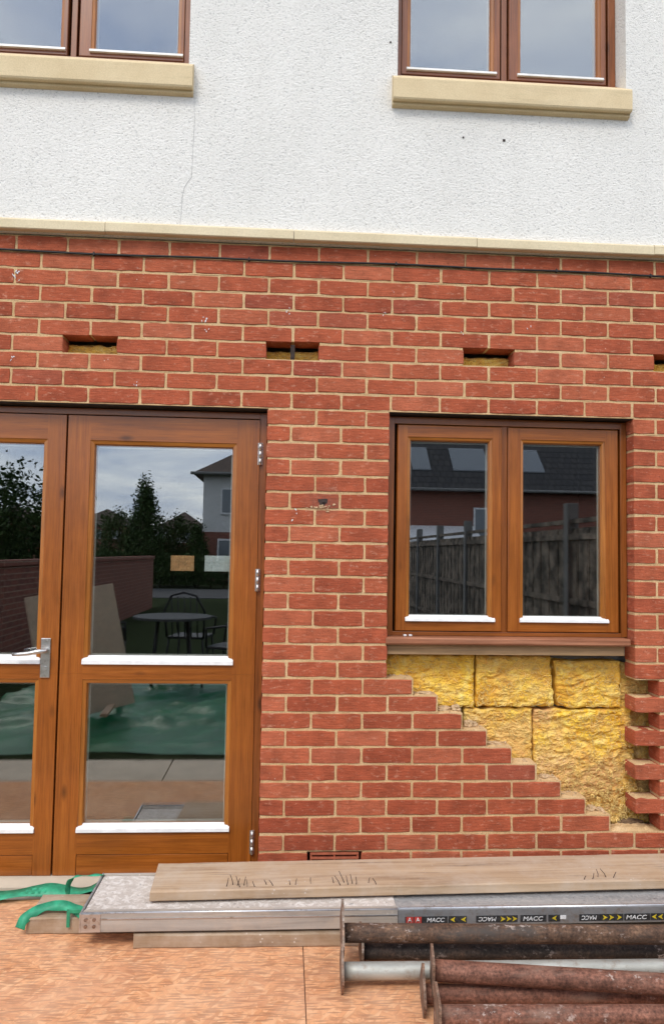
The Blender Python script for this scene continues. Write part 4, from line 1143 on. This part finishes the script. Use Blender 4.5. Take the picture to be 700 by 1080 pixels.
# garden table and chairs
tb = tag(empty('garden_table', (-1.45, -4.7, 0)), 'round garden table mirrored in the door glass', 'table')
m = MB(); m.prism([(-1.45 + .42 * math.cos(t), -4.7 + .42 * math.sin(t)) for t in [q * math.pi / 16 for q in range(32)]], 'z', .715, .74); m.build('tabletop', M['tabletop'], tb)
for a in range(4):
    t = a * math.pi / 2 + .6; m = MB(); m.tube([(-1.45 + .30 * math.cos(t), -4.7 + .30 * math.sin(t), .02), (-1.45 + .22 * math.cos(t), -4.7 + .22 * math.sin(t), .715)], .016, 8); m.build('leg', M['darkmetal'], tb)
def chair(x, y, rz, label):
    root = tag(empty('garden_chair', (x, y, 0)), label, 'chair', 'garden chairs round the table'); root.rotation_euler = (0, 0, rz)
    def P(name, mb): o = mb.build(name, M['darkmetal']); o.parent = root
    m = MB(); m.box(-.22, .22, -.22, .22, .42, .45, c=.01); P('seat', m)
    m = MB()
    m.tube([(-.22, .22, .44), (-.24, .27, .75), (-.15, .30, .93), (0, .31, .97), (.15, .30, .93), (.24, .27, .75), (.22, .22, .44)], .014, 8)
    for q in range(5): m.tube([(-.15 + q * .075, .23, .45), (-.15 + q * .075, .295, .92)], .008, 6)
    P('backrest', m)
    for sx in (-1, 1):
        for sy in (-1, 1):
            m = MB(); m.tube([(sx * .24, sy * .24, .02), (sx * .20, sy * .20, .43)], .013, 8); P('leg', m)
        m = MB(); m.tube([(sx * .23, .26, .68), (sx * .27, .0, .67), (sx * .25, -.2, .64), (sx * .22, -.21, .44)], .014, 8); P('arm', m)
chair(-2.15, -4.6, R(80), 'dark metal garden chair mirrored left of the round table')
chair(-.78, -4.55, R(-70), 'dark metal garden chair mirrored right of the round table')
chair(-1.35, -5.5, R(10), 'dark metal garden chair mirrored behind the round table')
# car parked on the street behind
road = MB(); road.box(-60, 60, -25.5, -20, -.049, -.03); tag(road.build('road', M['road']), kind='structure')

# ------------------------------------------------------------------ world, sun
W = bpy.data.worlds.new('World'); scn.world = W; W.use_nodes = True
nt = W.node_tree; N = nt.nodes; L = nt.links
bg = N['Background']; 
sky = N.new('ShaderNodeTexSky'); sky.sky_type = 'NISHITA'; sky.sun_disc = False
SUN_EL, SUN_AZ = R(48), R(205)      # azimuth measured clockwise from +Y
sky.sun_elevation = SUN_EL; sky.sun_rotation = SUN_AZ
tc = N.new('ShaderNodeTexCoord'); sep = N.new('ShaderNodeSeparateXYZ'); L.new(tc.outputs['Generated'], sep.inputs[0])
def mth(op, a, b):
    n = N.new('ShaderNodeMath'); n.operation = op
    for i, v in enumerate((a, b)):
        if isinstance(v, (int, float)): n.inputs[i].default_value = v
        else: L.new(v, n.inputs[i])
    return n.outputs[0]
zc = mth('ADD', mth('MAXIMUM', sep.outputs[2], 0.0), .13)
cmb = N.new('ShaderNodeCombineXYZ'); L.new(mth('DIVIDE', sep.outputs[0], zc), cmb.inputs[0]); L.new(mth('DIVIDE', sep.outputs[1], zc), cmb.inputs[1])
nz = N.new('ShaderNodeTexNoise'); nz.inputs['Scale'].default_value = 1.15; nz.inputs['Detail'].default_value = 7; nz.inputs['Roughness'].default_value = .58; nz.inputs['Distortion'].default_value = .4
L.new(cmb.outputs[0], nz.inputs['Vector'])
cr = N.new('ShaderNodeValToRGB'); L.new(nz.outputs['Fac'], cr.inputs[0])
cr.color_ramp.elements[0].position = .33; cr.color_ramp.elements[0].color = (5.0, 6.2, 8.8, 1)
cr.color_ramp.elements[1].position = .68; cr.color_ramp.elements[1].color = (13.6, 13.6, 13.6, 1)
mx = N.new('ShaderNodeMix'); mx.data_type = 'RGBA'; mx.inputs[0].default_value = .82
L.new(sky.outputs[0], mx.inputs[6]); L.new(cr.outputs[0], mx.inputs[7])
L.new(mx.outputs[2], bg.inputs['Color']); bg.inputs['Strength'].default_value = .10
sd = bpy.data.lights.new('sun', 'SUN'); sd.energy = 1.0; sd.angle = R(18); sd.color = (1, .93, .82)
so = bpy.data.objects.new('sun', sd); col.objects.link(so)
dvec = Vector((math.sin(SUN_AZ) * math.cos(SUN_EL), math.cos(SUN_AZ) * math.cos(SUN_EL), math.sin(SUN_EL)))
so.rotation_euler = dvec.to_track_quat('Z', 'Y').to_euler()
so.location = dvec * 30

# ------------------------------------------------------------------ camera
cam = bpy.data.cameras.new('camera'); co = bpy.data.objects.new('camera', cam); col.objects.link(co)
cam.sensor_fit = 'VERTICAL'; cam.sensor_height = 36; cam.lens = 26.0; cam.clip_start = .05; cam.clip_end = 2000
yaw, pitch, roll = .0616457, .0550204, .0163105
f = Vector((math.sin(yaw) * math.cos(pitch), math.cos(yaw) * math.cos(pitch), math.sin(pitch)))
r0 = Vector((math.cos(yaw), -math.sin(yaw), 0)); u0 = r0.cross(f)
rr = r0 * math.cos(roll) + u0 * math.sin(roll); uu = u0 * math.cos(roll) - r0 * math.sin(roll)
mw = Matrix.Identity(4)
for i in range(3): mw[i][0] = rr[i]; mw[i][1] = uu[i]; mw[i][2] = -f[i]
mw.translation = Vector((-.23947, -3.30724, 1.45597))
co.matrix_world = mw
scn.camera = co
scn.render.engine = 'CYCLES'
scn.view_settings.view_transform = 'Standard'; scn.view_settings.look = 'None'
scn.view_settings.exposure = 0.80; scn.view_settings.gamma = 1.0; scn.view_settings.use_curve_mapping = False
scn.cycles.transparent_max_bounces = 16; scn.cycles.max_bounces = 8
